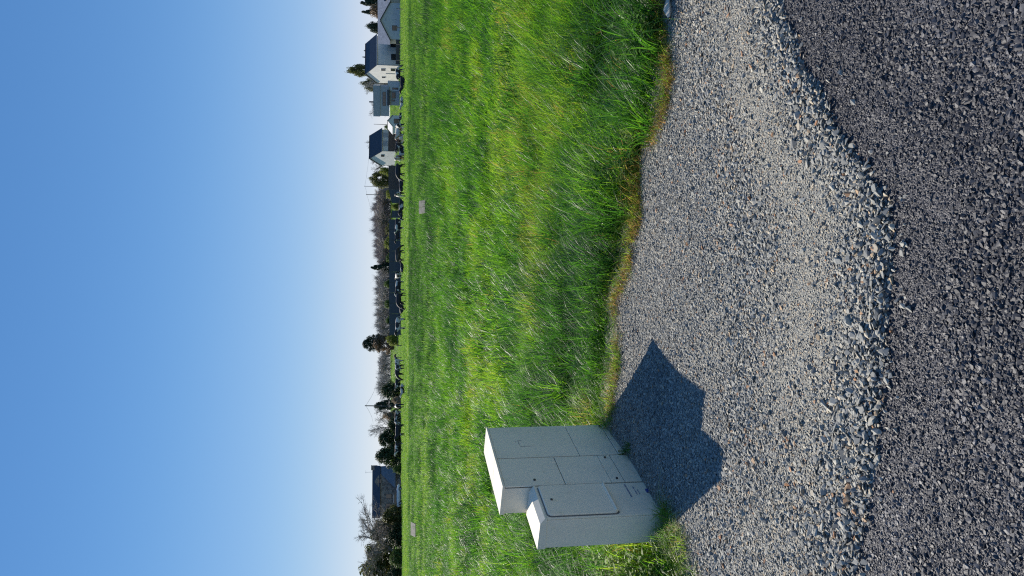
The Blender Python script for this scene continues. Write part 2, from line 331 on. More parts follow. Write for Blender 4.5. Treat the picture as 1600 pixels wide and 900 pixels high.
scatter('road_aggregate', 'dark coarse stone chippings bound in the asphalt surface', 'asphalt', np.stack([X, Y, Zs + size * NR.uniform(-.12, .14, n)], 1),
        np.stack([NR.normal(0, .3, n), NR.normal(0, .3, n), NR.uniform(0, 6.28, n)], 1), np.repeat(size[:, None], 3, 1), NR.integers(0, 6, n), t1, S_CHIP)

# ---------------------------------------------------------------- grass
def blade(mb, x, y, h, w, az, bend, curl, seg=4):
    """tapered strip that leans over towards az"""
    dx, dy = math.cos(az), math.sin(az); px, py = -dy, dx; pts = []
    tw = rnd.uniform(-.6, .6)
    for k in range(seg + 1):
        t = k / seg; a = bend * t + curl * t * t
        r = h * (t * math.sin(a) * .85); z = h * t * math.cos(a * .8)
        ww = w * (1 - t ** 1.6) * .5 + (.0004 if k == seg else 0); c, s = math.cos(tw * t), math.sin(tw * t)
        qx, qy = px * c + dx * s, py * c + dy * s
        pts.append(((x + dx * r - qx * ww, y + dy * r - qy * ww, z), (x + dx * r + qx * ww, y + dy * r + qy * ww, z)))
    n = len(mb.v)
    for a, b_ in pts: mb.v += [a, b_]
    for k in range(seg): mb.f.append((n + 2 * k, n + 2 * k + 1, n + 2 * k + 3, n + 2 * k + 2))
def clump(name, nb, rad, h, w, seg=4, bend=(.1, .7), curl=(0, .9), m=M_GRASS):
    mb = MB()
    for _ in range(nb):
        r = rad * math.sqrt(rnd.random()); t = rnd.uniform(0, 6.28)
        blade(mb, r * math.cos(t), r * math.sin(t), h * rnd.uniform(.45, 1.1), w * rnd.uniform(.6, 1.25), rnd.uniform(0, 6.28), rnd.uniform(*bend), rnd.uniform(*curl), seg)
    return mb.mesh(name, m, True)
CAB_O = Vector((-1.254, 4.793, 0)); CAB_E = Vector((.245, .97, 0)).normalized(); CAB_D = Vector((-.97, .245, 0)).normalized()
def in_cabinet(X, Y, pad=.03):
    s = (X - CAB_O.x) * CAB_E.x + (Y - CAB_O.y) * CAB_E.y; d = (X - CAB_O.x) * CAB_D.x + (Y - CAB_O.y) * CAB_D.y
    return (s > -.41 - pad) & (s < .89 + pad) & (d > -.05 - pad) & (d < .21 + pad)
def field_tint(X, Y):
    t = .42 + .85 * (vnoise(X, Y, 1.1, 21) - .5) + .42 * (vnoise(X, Y, .35, 22) - .5) + .25 * (vnoise(X, Y * .6, 5, 23) - .5)
    band = np.exp(-((Y - 10.6 - .8 * np.sin(X * .7)) / 2.0) ** 2) * smooth(-1.0, 2.2, X)          # thin yellowish strip across the field
    t += .30 * band
    return np.clip(t + .05, .05, .69)
def lean(X, Y, n):
    a = np.clip(.10 + .30 * smooth(-1.5, 2.5, X / np.maximum(1, Y / 8)), 0, .45) + NR.normal(0, .13, n)
    return np.stack([NR.normal(-.03, .13, n), a, NR.uniform(0, 6.28, n)], 1)
def euler_lean(X, Y, n):
    """spin about z first, then lean to +x: Euler XYZ matrix = Rz*Ry*Rx, so convert"""
    L = lean(X, Y, n); out = np.zeros((n, 3))
    for i in range(n):
        e = (Matrix.Rotation(L[i, 1], 3, 'Y') @ Matrix.Rotation(L[i, 0], 3, 'X') @ Matrix.Rotation(L[i, 2], 3, 'Z')).to_euler(); out[i] = e
    return out
near_src = [clump('grass_near_%d' % k, 11, .055, .30, .0085, 5, (.1, .8), (0, 1.1)) for k in range(6)] 
X, Y = jitter(-4.8, 5.5, 3.2, 9.0, .062)
ok = (Y > grass_y(X) + .02) & (np.abs(X) < .44 * Y + .8) & ~in_cabinet(X, Y)
X, Y = X[ok], Y[ok]; n = len(X); e = Y - grass_y(X)
hs = (.55 + .5 * smooth(0, .5, e)) * (.5 + .65 * vnoise(X, Y, .6, 31) + .65 * smooth(.62, .85, vnoise(X, Y, .5, 35))) * NR.uniform(.75, 1.2, n)
hs *= 1 - .45 * np.exp(-((X + 1.7) / .5) ** 2) * smooth(5.2, 4.2, Y)
t = field_tint(X, Y) + .22 * np.exp(-(e / .2) ** 2) * smooth(.3, .7, vnoise(X, Y, .4, 33)) + NR.normal(0, .06, n)
d_ = NR.random(n) < .22 * np.exp(-(e / .12) ** 2) + .012; t[d_] = NR.uniform(.85, 1, d_.sum())
scatter('verge_grass', 'long green grass growing along the gravel edge around the cabinets', 'grass', np.stack([X, Y, np.full(n, -.03)], 1), euler_lean(X, Y, n),
        np.stack([NR.uniform(.8, 1.2, n), NR.uniform(.8, 1.2, n), hs], 1), NR.integers(0, 6, n), np.clip(t, 0, 1), near_src)
def tussock(name, nb, rad, h, w, seg):
    mb = MB()
    for _ in range(nb):
        r = rad * math.sqrt(rnd.random()); a = rnd.uniform(0, 6.28); az = a + rnd.gauss(0, .5)
        blade(mb, r * math.cos(a), r * math.sin(a), h * rnd.uniform(.5, 1.1), w * rnd.uniform(.7, 1.2), az, rnd.uniform(.1, .9), rnd.uniform(.1, 1.3), seg)
    return mb.mesh(name, M_GRASS, True)
tus_src = [tussock('tussock_piece_%d' % k, 70, .09, .46, .0085, 6) for k in range(5)]
X, Y = jitter(-4.8, 5.5, 4.0, 9.5, .25)
ok = (Y > grass_y(X) + .12) & (np.abs(X) < .44 * Y + .8) & ~in_cabinet(X, Y, .14) & (vnoise(X, Y, .75, 61) + .25 * np.exp(-((Y - grass_y(X) - .3) / .25) ** 2) > .52) & ((X > -.9) | (Y > 6.4) | (X < -2.0))
X, Y = X[ok], Y[ok]; n = len(X); hs = NR.uniform(.65, 1.15, n) * (.8 + .5 * vnoise(X, Y, .9, 62))
scatter('tussock_grass', 'taller rank tussocks standing up in the grass near the gravel', 'grass', np.stack([X, Y, np.full(n, -.03)], 1), euler_lean(X, Y, n),
        np.stack([NR.uniform(.8, 1.25, n), NR.uniform(.8, 1.25, n), hs], 1), NR.integers(0, 5, n), np.clip(.26 + .45 * (vnoise(X, Y, .9, 63) - .5) + NR.normal(0, .1, n), 0, .6), tus_src)
tus2_src = [tussock('tussock_far_piece_%d' % k, 50, .16, .46, .014, 4) for k in range(4)]
X, Y = jitter(-13, 13, 9.5, 30, .5)
ok = (np.abs(X) < .43 * Y + 1) & (vnoise(X, Y, 1.5, 64) > .5) & ((np.abs(Y - 10.6 - .8 * np.sin(X * .7)) > 1.4) | (X < 0)); X, Y = X[ok], Y[ok]; n = len(X)
scatter('field_tussock_grass', 'taller darker tussocks dotted over the meadow', 'grass', np.stack([X, Y, np.full(n, -.03)], 1), euler_lean(X, Y, n),
        np.stack([NR.uniform(.8, 1.4, n), NR.uniform(.8, 1.4, n), NR.uniform(.7, 1.3, n)], 1), NR.integers(0, 4, n), np.clip(.22 + .4 * (vnoise(X, Y, 1.2, 65) - .5) + NR.normal(0, .1, n), 0, .6), tus2_src)
mid_src = [clump('grass_mid_%d' % k, 20, .13, .30, .013, 4, (.1, .8), (0, 1.0)) for k in range(6)]
X, Y = jitter(-13, 13, 9.0, 26, .15)
ok = (np.abs(X) < .43 * Y + 1); X, Y = X[ok], Y[ok]; n = len(X)
hs = (.45 + .6 * vnoise(X, Y, .8, 31) + .7 * smooth(.66, .85, vnoise(X, Y, .6, 37))) * NR.uniform(.7, 1.25, n) * (1 - .3 * np.exp(-((Y - 10.4) / 1.2) ** 2) * smooth(0, 2, X))
t = field_tint(X, Y) + NR.normal(0, .06, n)
scatter('field_grass', 'rough green meadow grass in the middle of the field', 'grass', np.stack([X, Y, np.full(n, -.03)], 1), euler_lean(X, Y, n),
        np.stack([NR.uniform(.8, 1.2, n), NR.uniform(.8, 1.2, n), hs], 1), NR.integers(0, 6, n), np.clip(t, 0, 1), mid_src)
far_src = [clump('grass_far_%d' % k, 24, .26, .32, .03, 3, (.1, .8), (0, 1.0), M_GRASSF) for k in range(5)]
X, Y = jitter(-33, 33, 26, 71, .30)
ok = (np.abs(X) < .42 * Y + 2); X, Y = X[ok], Y[ok]; n = len(X)
tuft = (vnoise(X, Y, 1.5, 41) > .74)
hs = (.65 + .5 * vnoise(X, Y, 1.2, 31)) * NR.uniform(.8, 1.2, n) * np.where(tuft, 1.7, 1)
t = .42 + .3 * (vnoise(X, Y, 2.5, 21) - .5) + .25 * (vnoise(X, Y * .4, 9, 23) - .5) + NR.normal(0, .07, n) - .3 * tuft
scatter('far_field_grass', 'rough tufted meadow grass stretching back to the grazed pasture', 'grass', np.stack([X, Y, np.full(n, -.03)], 1), euler_lean(X, Y, n),
        np.stack([NR.uniform(.8, 1.3, n), NR.uniform(.8, 1.3, n), hs], 1), NR.integers(0, 5, n), np.clip(t, 0, 1), far_src)
past_src = [clump('grass_pasture_%d' % k, 46, .55, .13, .05, 2, (.1, .7), (0, .9), M_GRASSF) for k in range(4)]
X, Y = jitter(-75, 75, 70, 172, .72)
ok = (np.abs(X) < .42 * Y + 3); X, Y = X[ok], Y[ok]; n = len(X)
t = .60 + .2 * (vnoise(X, Y, 6, 21) - .5) + NR.normal(0, .05, n)
scatter('pasture_grass', 'short bright green grazed grass under the cows', 'grass', np.stack([X, Y, terrain(X, Y) - .03], 1), euler_lean(X, Y, n),
        np.stack([NR.uniform(.8, 1.3, n), NR.uniform(.8, 1.3, n), NR.uniform(.7, 1.2, n)], 1), NR.integers(0, 4, n), np.clip(t, 0, 1), past_src)
X, Y = jitter(-110, 110, 172, 262, 1.2)
ok = (np.abs(X) < .42 * Y + 3); X, Y = X[ok], Y[ok]; n = len(X)
scatter('distant_grass', 'green grass rising gently between the houses and trees', 'grass', np.stack([X, Y, terrain(X, Y) - .03], 1), euler_lean(X, Y, n),
        np.stack([NR.uniform(1.6, 2.2, n), NR.uniform(1.6, 2.2, n), NR.uniform(.8, 1.3, n)], 1), NR.integers(0, 4, n), np.clip(.58 + NR.normal(0, .08, n), 0, 1), past_src)
# dry edge
dry_src = [clump('grass_dry_%d' % k, 16, .05, .16, .004, 4, (.3, 1.2), (.1, 1.2)) for k in range(4)]
xs_ = NR.uniform(-3.6, 3.6, 950); ys_ = grass_y(xs_) + NR.normal(.02, .03, len(xs_))
ok = (np.abs(xs_) < .44 * ys_ + .6) & ~in_cabinet(xs_, ys_, .06) & ((vnoise(xs_, ys_, .3, 50) > .25) ); X, Y = xs_[ok], ys_[ok]; n = len(X)
t = np.clip(.92 + .3 * (vnoise(X, Y, .4, 51) - .5) + NR.normal(0, .1, n), .55, 1)
scatter('dry_grass', 'dry straw brown grass fringe where the verge meets the gravel', 'grass', np.stack([X, Y, np.full(n, -.01)], 1), euler_lean(X, Y, n),
        np.stack([NR.uniform(.7, 1.2, n), NR.uniform(.7, 1.2, n), NR.uniform(.4, .95, n)], 1), NR.integers(0, 4, n), t, dry_src)

# ---------------------------------------------------------------- weeds and single tufts
M_WEED = leaf_mat('weed_leaf', (.085, .20, .025), .4); M_WEED2 = leaf_mat('weed_leaf_yellow', (.16, .26, .03), .4); M_STEM = mat('weed_stem', (.10, .15, .04), .7)
def weed(name, label, cat, loc, rad, h, nst, lsize, m, group=None):
    root = tag(empty(name, loc), label, cat, group); fo = MB(); st = MB()
    for _ in range(nst):
        a = rnd.uniform(0, 6.28); r0 = rad * .25 * rnd.random(); top = Vector((rad * rnd.uniform(.3, 1) * math.cos(a), rad * rnd.uniform(.3, 1) * math.sin(a), h * rnd.uniform(.5, 1)))
        p0 = Vector((r0 * math.cos(a), r0 * math.sin(a), 0)); st.tube(p0, top, .003, .0015, 4)
        for k in range(9):
            t = rnd.uniform(.15, 1.02); c = p0.lerp(top, t); az = rnd.uniform(0, 6.28); L = lsize * rnd.uniform(.6, 1.2) * (1.2 - .4 * t); el = rnd.uniform(-.3, .6)
            d = Vector((math.cos(az) * math.cos(el), math.sin(az) * math.cos(el), math.sin(el))); q = Vector((-math.sin(az), math.cos(az), rnd.uniform(-.2, .2))); n_ = d.cross(q)
            fo.add([c, c + d * L * .45 - q * L * .32 + n_ * L * .05, c + d * L - n_ * L * .12, c + d * L * .45 + q * L * .32 + n_ * L * .05, c + d * L * .5 - n_ * L * .04], [(0, 1, 4), (1, 2, 4), (2, 3, 4), (3, 0, 4)])
    fo.build('foliage', m, root); st.build('stem', M_STEM, root); return root
def ground_at(u, v): p = on_ground(u, v); return Vector((p.x, p.y, -.02))
weed('leafy_weed', 'tall nettle like weed at the gravel edge near the white stone', 'weed', ground_at(848, 1030), .16, .30, 12, .065, M_WEED)
weed('leafy_weed', 'smaller leafy weed a little behind the nettle like weed', 'weed', ground_at(812, 1012), .13, .26, 9, .055, M_WEED)
weed('leafy_weed', 'bright round leaved weed at the bay in the grass edge', 'weed', ground_at(632, 992), .15, .2, 14, .045, M_WEED2)
weed('leafy_weed', 'low round leaved weed right of the bay in the grass edge', 'weed', ground_at(668, 1000), .12, .15, 10, .04, M_WEED2)
weed('leafy_weed', 'broad patch of light green weeds behind the low end cabinet', 'weed', (-1.86, 4.92, -.02), .26, .38, 22, .06, M_WEED2)
weed('leafy_weed', 'bright weeds at the low end cabinet beside the bare soil', 'weed', (-1.70, 4.36, -.02), .18, .32, 24, .055, M_WEED2)
weed('leafy_weed', 'leggy green weeds behind the end face of the low cabinet', 'weed', (-1.84, 4.60, -.02), .22, .40, 26, .06, M_WEED2)
weed('leafy_weed', 'tiny weed rooted below the seam of the two tall cabinets', 'weed', (-1.14, 5.16, -.01), .035, .07, 5, .018, M_WEED)
def tuft(label, loc, nb, rad, h, w, tint, bend=(.2, 1.0), lean_x=0):
    mb = MB()
    for _ in range(nb):
        r = rad * math.sqrt(rnd.random()); t = rnd.uniform(0, 6.28)
        az = t + rnd.uniform(-.6, .6) if rnd.random() < .7 else rnd.uniform(0, 6.28)
        blade(mb, r * math.cos(t), r * math.sin(t), h * rnd.uniform(.5, 1.1), w * rnd.uniform(.7, 1.2), az, rnd.uniform(*bend), rnd.uniform(.1, 1.1), 6)
    o = mb.build('grass_tuft', M_TUFT, None, loc, True); o['tint'] = tint; o.rotation_euler = (0, lean_x, 0); return tag(o, label, 'grass tuft')
M_TUFT = tint_mat('tuft_blade', GRASS_STOPS, rough=.5, trans=.5, tgain=2.0, spec=.4, src='OBJECT')
tuft('big dark green grass tuft leaning out behind the gravel bay', ground_at(600, 960), 170, .14, .46, .007, .2, lean_x=.15)
tuft('second dark grass tuft with pale arching blades left of the bay', ground_at(455, 940), 120, .15, .42, .007, .3, lean_x=.1)
tuft('coarse blue green tuft with long arching blades deeper in the grass', ground_at(770, 930), 150, .2, .40, .008, .28, lean_x=.3)
tuft('low tuft of short grass against the front of the low end cabinet', (-1.36, 4.25, -.02), 260, .10, .17, .003, .5, (.3, 1.2))
tuft('yellowish spiky tuft on the gravel corner below the low end cabinet', (-1.46, 4.12, -.02), 300, .12, .18, .003, .78, (.3, 1.3))
tuft('small dark tuft at the foot of the tall cabinet front', (-1.10, 5.08, -.01), 60, .04, .09, .003, .25, (.3, 1.2))
tuft('small dark tuft at the free corner of the tall cabinets', (-1.0, 5.62, -.02), 120, .07, .17, .004, .3)
tuft('dry brown tuft behind the free side of the tall cabinets', (-1.02, 5.95, -.02), 160, .12, .30, .004, .93, (.2, 1.0))
sm = stone_mesh('white_stone', 77, stone_mat('white_stone', (.62, .58, .5)), .55, 2)
p = on_ground(889, 1049); o = tag(link('white_stone', sm), 'large whitish stone lying at the grass edge by the photo border', 'stone'); o.location = (p.x, p.y, .02); o.scale = (.16, .09, .09); o.rotation_euler = (0, .1, .5)

# ---------------------------------------------------------------- utility cabinets
def cab_mat(name, c):
    m, nt, b = nodes_of(name); b.inputs['Roughness'].default_value = .5; b.inputs['Specular IOR Level'].default_value = .4
    n = noise(nt, 3, 6, .65, sc=(1, 1, .5)); n2 = noise(nt, 14, 4)
    r = ramp(nt, [(.25, tuple(x * .84 for x in c)), (.5, c), (.75, tuple(min(1, x * 1.05) for x in c))]); nt.links.new(n.outputs['Fac'], r.inputs['Fac'])
    r2 = ramp(nt, [(.6, (1, 1, 1)), (.78, (.90, .87, .80))]); nt.links.new(n2.outputs['Fac'], r2.inputs['Fac'])
    mx = nt.nodes.new('ShaderNodeMix'); mx.data_type = 'RGBA'; mx.blend_type = 'MULTIPLY'; mx.inputs[0].default_value = 1
    nt.links.new(r.outputs['Color'], mx.inputs[6]); nt.links.new(r2.outputs['Color'], mx.inputs[7])
    # splashed soil on the lowest few centimetres
    tc = nt.nodes.new('ShaderNodeTexCoord'); sp = nt.nodes.new('ShaderNodeSeparateXYZ'); nt.links.new(tc.outputs['Object'], sp.inputs[0])
    mr = nt.nodes.new('ShaderNodeMapRange'); mr.inputs[1].default_value = .02; mr.inputs[2].default_value = .2; mr.inputs[3].default_value = .55; mr.inputs[4].default_value = 0; nt.links.new(sp.outputs['Z'], mr.inputs[0])
    mm = nt.nodes.new('ShaderNodeMath'); mm.operation = 'MULTIPLY'; nt.links.new(mr.outputs[0], mm.inputs[0]); nt.links.new(n2.outputs['Fac'], mm.inputs[1])
    m2 = nt.nodes.new('ShaderNodeMix'); m2.data_type = 'RGBA'; nt.links.new(mm.outputs[0], m2.inputs[0]); nt.links.new(mx.outputs[2], m2.inputs[6]); m2.inputs[7].default_value = (.38, .34, .27, 1)
    nt.links.new(m2.outputs[2], b.inputs['Base Color']); bump(nt, b, noise(nt, 60, 2).outputs['Fac'], .0008, .4); return m
M_CAB = cab_mat('cabinet_polyester', (.84, .76, .59)); M_CABD = cab_mat('cabinet_door', (.85, .775, .605))
M_GAP = mat('seam_gap', (.035, .035, .032), .9); M_LOCK = mat('lock_metal', (.06, .06, .065), .4); M_PRINT = mat('grey_print', (.22, .26, .34), .6); M_BLUE = mat('blue_plastic', (.03, .06, .26), .5); M_MARK = mat('scratch', (.33, .32, .29), .7)
RZ = math.atan2(CAB_E.y, CAB_E.x)
def cpos(s, d=0, z=0): p = CAB_O + CAB_E * s + CAB_D * d; return (p.x, p.y, z)
def lock(parent, x, z, y=-.002):
    mb = MB(); mb.tube((x, y + .004, z), (x, y - .006, z), .008, .008, 12); o = mb.build('lock', M_LOCK, parent); return o
def print_row(mb, x0, x1, z, h, y):
    x = x0
    while x < x1:
        w = rnd.uniform(.006, .013); mb.box(x, min(x + w, x1), y - .0012, y, z, z + h * rnd.uniform(.7, 1)); x += w + rnd.choice((.003, .003, .008))
def tall_cabinet(label, s0, L, kind):
    root = tag(empty('utility_cabinet', cpos(s0), RZ), label, 'cabinet'); D = .19; Hc = .925; g = .0035
    b = MB(); b.box(.0015, L - .0015, .014, D, -.05, Hc - .018, .004); b.build('body', M_CAB, root)
    b = MB(); b.add([(0, -.004, Hc - .022), (L, -.004, Hc - .022), (L, D + .006, Hc - .022), (0, D + .006, Hc - .022), (0, -.004, Hc - .008), (L, -.004, Hc - .008), (L, D + .006, Hc + .004), (0, D + .006, Hc + .004)],
                  [(3, 2, 1, 0), (4, 5, 6, 7), (0, 1, 5, 4), (1, 2, 6, 5), (2, 3, 7, 6), (3, 0, 4, 7)]); b.build('lid', M_CAB, root)
    b = MB(); b.box(.004, L - .004, .010, .0135, .0, Hc - .024); b.build('seam', M_GAP, root)
    if kind == 'two':
        b = MB(); b.box(g, L - g, 0, .0095, .325, Hc - .025, .002); up = b.build('upper_panel', M_CABD, root)
        b = MB(); b.box(g, L - g, 0, .0095, .05, .3215, .002); lo = b.build('lower_panel', M_CABD, root)
        b = MB(); b.box(g, L - g, -.004, .0095, -.05, .046, .003); b.build('plinth', M_CAB, root)
        b = MB(); b.box(.19, .27, -.0016, -.0002, .715, .719); b.box(.17, .174, -.0016, -.0002, .64, .715); b.box(.262, .266, -.0016, -.0002, .69, .716); b.box(.24, .262, -.0016, -.0002, .735, .739); b.build('scratch_mark', M_MARK, up)
        b = MB(); b.tube((L - .03, .002, .06), (L - .03, -.008, .06), .010, .008, 10); b.build('latch', M_LOCK, lo)
    else:
        b = MB(); b.box(g, L - g, 0, .0095, .512, Hc - .025, .002); b.build('upper_door', M_CABD, root)
        b = MB(); b.box(g, L - g, 0, .0095, .205, .5075, .002); b.build('lower_door', M_CABD, root)
        b = MB(); b.box(g, L - g, 0, .0095, .118, .2025, .002); st = b.build('cover_strip', M_CABD, root)
        b = MB(); b.box(g, L - g, -.001, .0095, -.05, .114, .002); b.build('plinth', M_CAB, root)
        lock(root, .07, .70); lock(st, .05, .158); lock(st, L - .04, .158)
        b = MB(); b.box(.012, .032, -.003, 0, .475, .50); b.build('hinge', M_CAB, root)
    return root
tall_cabinet('tall beige cabinet with upper door and lower door in the middle of the row', 0.0, .386, 'doors')
tall_cabinet('tall beige cabinet with scratched upper panel at the far end of the row', .39, .50, 'two')
root = tag(empty('utility_cabinet', cpos(-.396, -.002), RZ), 'lower beige cabinet with rounded single door and blue tag at the near end', 'cabinet')
b = MB(); L, D, Hc = .384, .195, .755
b.box(L - .004, L + .014, .012, .12, -.04, Hc - .03); b.build('seam', M_GAP, root); b = MB()
b.box(0, L, .012, D, -.05, Hc - .03, .006); b.build('body', M_CAB, root)
b = MB(); z0, z1 = Hc - .045, Hc      # cap with a chamfered front lip
prof = [(-.002, z0), (-.002, z0 + .012), (.035, z1 - .006), (D + .004, z1 + .004), (D + .004, z0)]
b.add([(-.003, y, z) for y, z in prof] + [(L + .001, y, z) for y, z in prof], [(0, 1, 2, 3, 4), (9, 8, 7, 6, 5)] + [(i, 5 + i, 5 + (i + 1) % 5, (i + 1) % 5) for i in range(5)]); b.build('lid', M_CAB, root)
b = MB(); b.box(.002, L - .002, 0, .0118, -.05, Hc - .047, .003); b.build('front_panel', M_CAB, root)
def rrect(x0, x1, zb, zt, r, n=5):
    pts = []
    for cx, cz, a0 in ((x1 - r, zt - r, 0), (x0 + r, zt - r, 90), (x0 + r, zb + r, 180), (x1 - r, zb + r, 270)):
        for k in range(n + 1): a = R(a0 + 90 * k / n); pts.append((cx + r * math.cos(a), cz + r * math.sin(a)))
    return pts
def door_plate(name, x0, x1, zb, zt, r, yf, yb, m, parent):
    o_, i_ = rrect(x0, x1, zb, zt, r), rrect(x0 + .006, x1 - .006, zb + .006, zt - .006, max(.004, r - .006)); n = len(o_); mb = MB()
    mb.add([(x, yb, z) for x, z in o_] + [(x, yf + .004, z) for x, z in o_] + [(x, yf, z) for x, z in i_],
           [(i, (i + 1) % n, n + (i + 1) % n, n + i) for i in range(n)] + [(n + i, n + (i + 1) % n, 2 * n + (i + 1) % n, 2 * n + i) for i in range(n)] + [tuple(range(2 * n, 3 * n))]); return mb.build(name, m, parent)
door_plate('door_seam', .010, L - .003, .258, Hc - .050, .032, -.004, .003, mat('door_gap_dark', (.16, .155, .14), .8), root)  # darkness of the gap round the door put in as a dark plate
dr = door_plate('door', .018, L - .010, .267, Hc - .057, .028, -.012, .002, M_CABD, root)
b = MB(); b.tube((.035, -.012, .276), (L - .026, -.012, .276), .010, .010, 8); b.build('door_lip', M_CAB, dr)
lock(dr, .19, .645, -.012)
for x0, x1, z, hh in ((.20, .36, .128, .012), (.23, .33, .085, .008), (.23, .29, .068, .007)):
    b = MB(); print_row(b, x0, x1, z, hh, -.0005); o = b.build('printed_line', M_PRINT, root); o['kind'] = 'stuff'
b = MB(); b.box(.245, .285, -.008, -.001, .0, .022, .002); b.build('blue_tag', M_BLUE, root)

# ---------------------------------------------------------------- boards in the field
M_BOARD = mat('bleached_board', (.40, .35, .25), .85, .2, 6); M_WOOD = mat('weathered_wood', (.20, .17, .13), .9, .3, 8)
def board(label, u0, u1, v0, v1, Y, panels):
    a = at_depth(u0, v1, Y); c = at_depth(u1, v0, Y); Wd = c.x - a.x; root = tag(empty('marker_board', ((a.x + c.x) / 2, Y, 0)), label, 'board', 'pale boards standing in the field')
    til = R(62); L = (c.z - a.z) / math.cos(til); ty, tz = math.sin(til), math.cos(til); th = .03
    for k in range(panels):
        x0, x1 = -Wd / 2 + Wd * k / panels + .008, -Wd / 2 + Wd * (k + 1) / panels - .008
        mb = MB(); mb.prism([(x0, 0, a.z), (x1, 0, a.z), (x1, L * ty, c.z), (x0, L * ty, c.z)], (0, th * tz, -th * ty)); mb.build('panel', M_BOARD, root)
    for sgn in (-1, 1):
        for yy, zz in ((.03, a.z), (L * ty - .08, c.z - .05)):
            mb = MB(); mb.box(sgn * Wd * .38 - .02, sgn * Wd * .38 + .02, yy, yy + .04, -.1, zz - .025); mb.build('post', M_WOOD, root)
board('pale beige two panel board standing in the grass below the cow herd', 567, 588, 655, 664, 34, 2)
board('smaller bleached board in the grass near the bare trees at the photo foot', 60, 81, 642, 649, 45, 1)

# ---------------------------------------------------------------- cows
def cow_mesh(name, pose):
    V = []; E_ = []; Rd = []
    def add(p, r, par=None):
        V.append(p); Rd.append(r if isinstance(r, tuple) else (r, r)); i = len(V) - 1
        if par is not None: E_.append((par, i))
        return i
    dz = -.56 if pose == 'lying' else 0
    pel = add((-.62, 0, 1.1 + dz), (.27, .30)); rump = add((-.84, 0, 1.14 + dz), (.2, .2), pel)
    t1 = add((-.95, 0, 1.16 + dz), .04, rump); t2 = add((-1.03, 0, .85 + dz * .7), .03, t1); add((-1.02, 0, .52 + dz * .5), .04, t2)
    bel = add((-.15, 0, 1.02 + dz), (.35, .38), pel); ch = add((.38, 0, 1.04 + dz), (.31, .36), bel); sh = add((.62, 0, 1.12 + dz), (.23, .28), ch)
    if pose == 'grazing': nk, po, hd, mz = (.95, 0, .93), (1.17, 0, .62), (1.27, 0, .42), (1.33, 0, .13)
    else: nk, po, hd, mz = (.92, 0, 1.27 + dz), (1.12, 0, 1.43 + dz), (1.27, 0, 1.38 + dz), (1.52, 0, 1.2 + dz)
    n1 = add(nk, (.14, .19), sh); n2 = add(po, (.11, .13), n1); h1 = add(hd, (.12, .125), n2); add(mz, (.08, .08), h1)
    for s in (-1, 1): e = add((po[0] - .01, s * .15, po[2] + .03), .045, n2); add((po[0] - .03, s * .29, po[2] + .01), .045, e)
    for s in (-1, 1):
        if pose == 'lying':
            a = add((.42, s * .30, .25), .13, ch); k = add((.72, s * .34, .10), .08, a); add((.45, s * .36, .06), .055, k)
            a = add((-.45, s * .34, .28), .17, pel); k = add((-.1, s * .42, .12), .1, a); add((-.45, s * .46, .07), .06, k)
        else:
            o_ = .05 * s * (1 if pose == 'standing' else -1.6)
            a = add((.47, s * .17, .78), .13, ch); k = add((.47 + o_, s * .17, .42), .07, a); add((.45 + o_ * 2, s * .17, .02), .06, k)
            a = add((-.58, s * .19, .80), .17, pel); k = add((-.76 + o_, s * .18, .46), .075, a); add((-.70 + o_, s * .18, .02), .062, k)
    if pose != 'lying': add((-.38, 0, .70), (.15, .15), pel)
    me = bpy.data.meshes.new(name + '_cage'); me.from_pydata(V, E_, []); o = bpy.data.objects.new(name + '_cage', me); COL.objects.link(o)
    md = o.modifiers.new('skin', 'SKIN'); md.use_smooth_shade = True; sv = me.skin_vertices[0].data
    for i, r in enumerate(Rd): sv[i].radius = r
    sv[0].use_root = True
    su = o.modifiers.new('sub', 'SUBSURF'); su.levels = 1; su.render_levels = 1
    dg = bpy.context.evaluated_depsgraph_get(); out = bpy.data.meshes.new_from_object(o.evaluated_get(dg)); out.name = name
    bpy.data.objects.remove(o); out.materials.append(None); return out
def hide_mat(name, dark, light, cut, sc=1.5):
    m, nt, b = nodes_of(name); b.inputs['Roughness'].default_value = .65
    tc = nt.nodes.new('ShaderNodeTexCoord'); oi = nt.nodes.new('ShaderNodeObjectInfo'); ml = nt.nodes.new('ShaderNodeMath'); ml.operation = 'MULTIPLY'; ml.inputs[1].default_value = 37
    nt.links.new(oi.outputs['Random'], ml.inputs[0]); va = nt.nodes.new('ShaderNodeVectorMath'); va.operation = 'ADD'; nt.links.new(tc.outputs['Object'], va.inputs[0]); nt.links.new(ml.outputs[0], va.inputs[1])
    n = nt.nodes.new('ShaderNodeTexNoise'); n.inputs['Scale'].default_value = sc; n.inputs['Detail'].default_value = 1.5; nt.links.new(va.outputs[0], n.inputs['Vector'])
    r = ramp(nt, [(cut - .015, dark), (cut + .015, light)]); nt.links.new(n.outputs['Fac'], r.inputs['Fac']); nt.links.new(r.outputs['Color'], b.inputs['Base Color']); return m
HIDE = {'black': hide_mat('hide_black', (.012, .012, .014), (.6, .57, .5), .68), 'pied': hide_mat('hide_pied', (.014, .014, .016), (.60, .56, .48), .55),
        'white': hide_mat('hide_white', (.018, .018, .02), (.58, .54, .46), .485), 'brown': hide_mat('hide_brown', (.035, .026, .02), (.10, .075, .055), .55), 'tan': hide_mat('hide_tan', (.33, .16, .08), (.62, .56, .48), .46)}
COWM = {k: cow_mesh('cow_' + k, k) for k in ('standing', 'grazing', 'lying')}
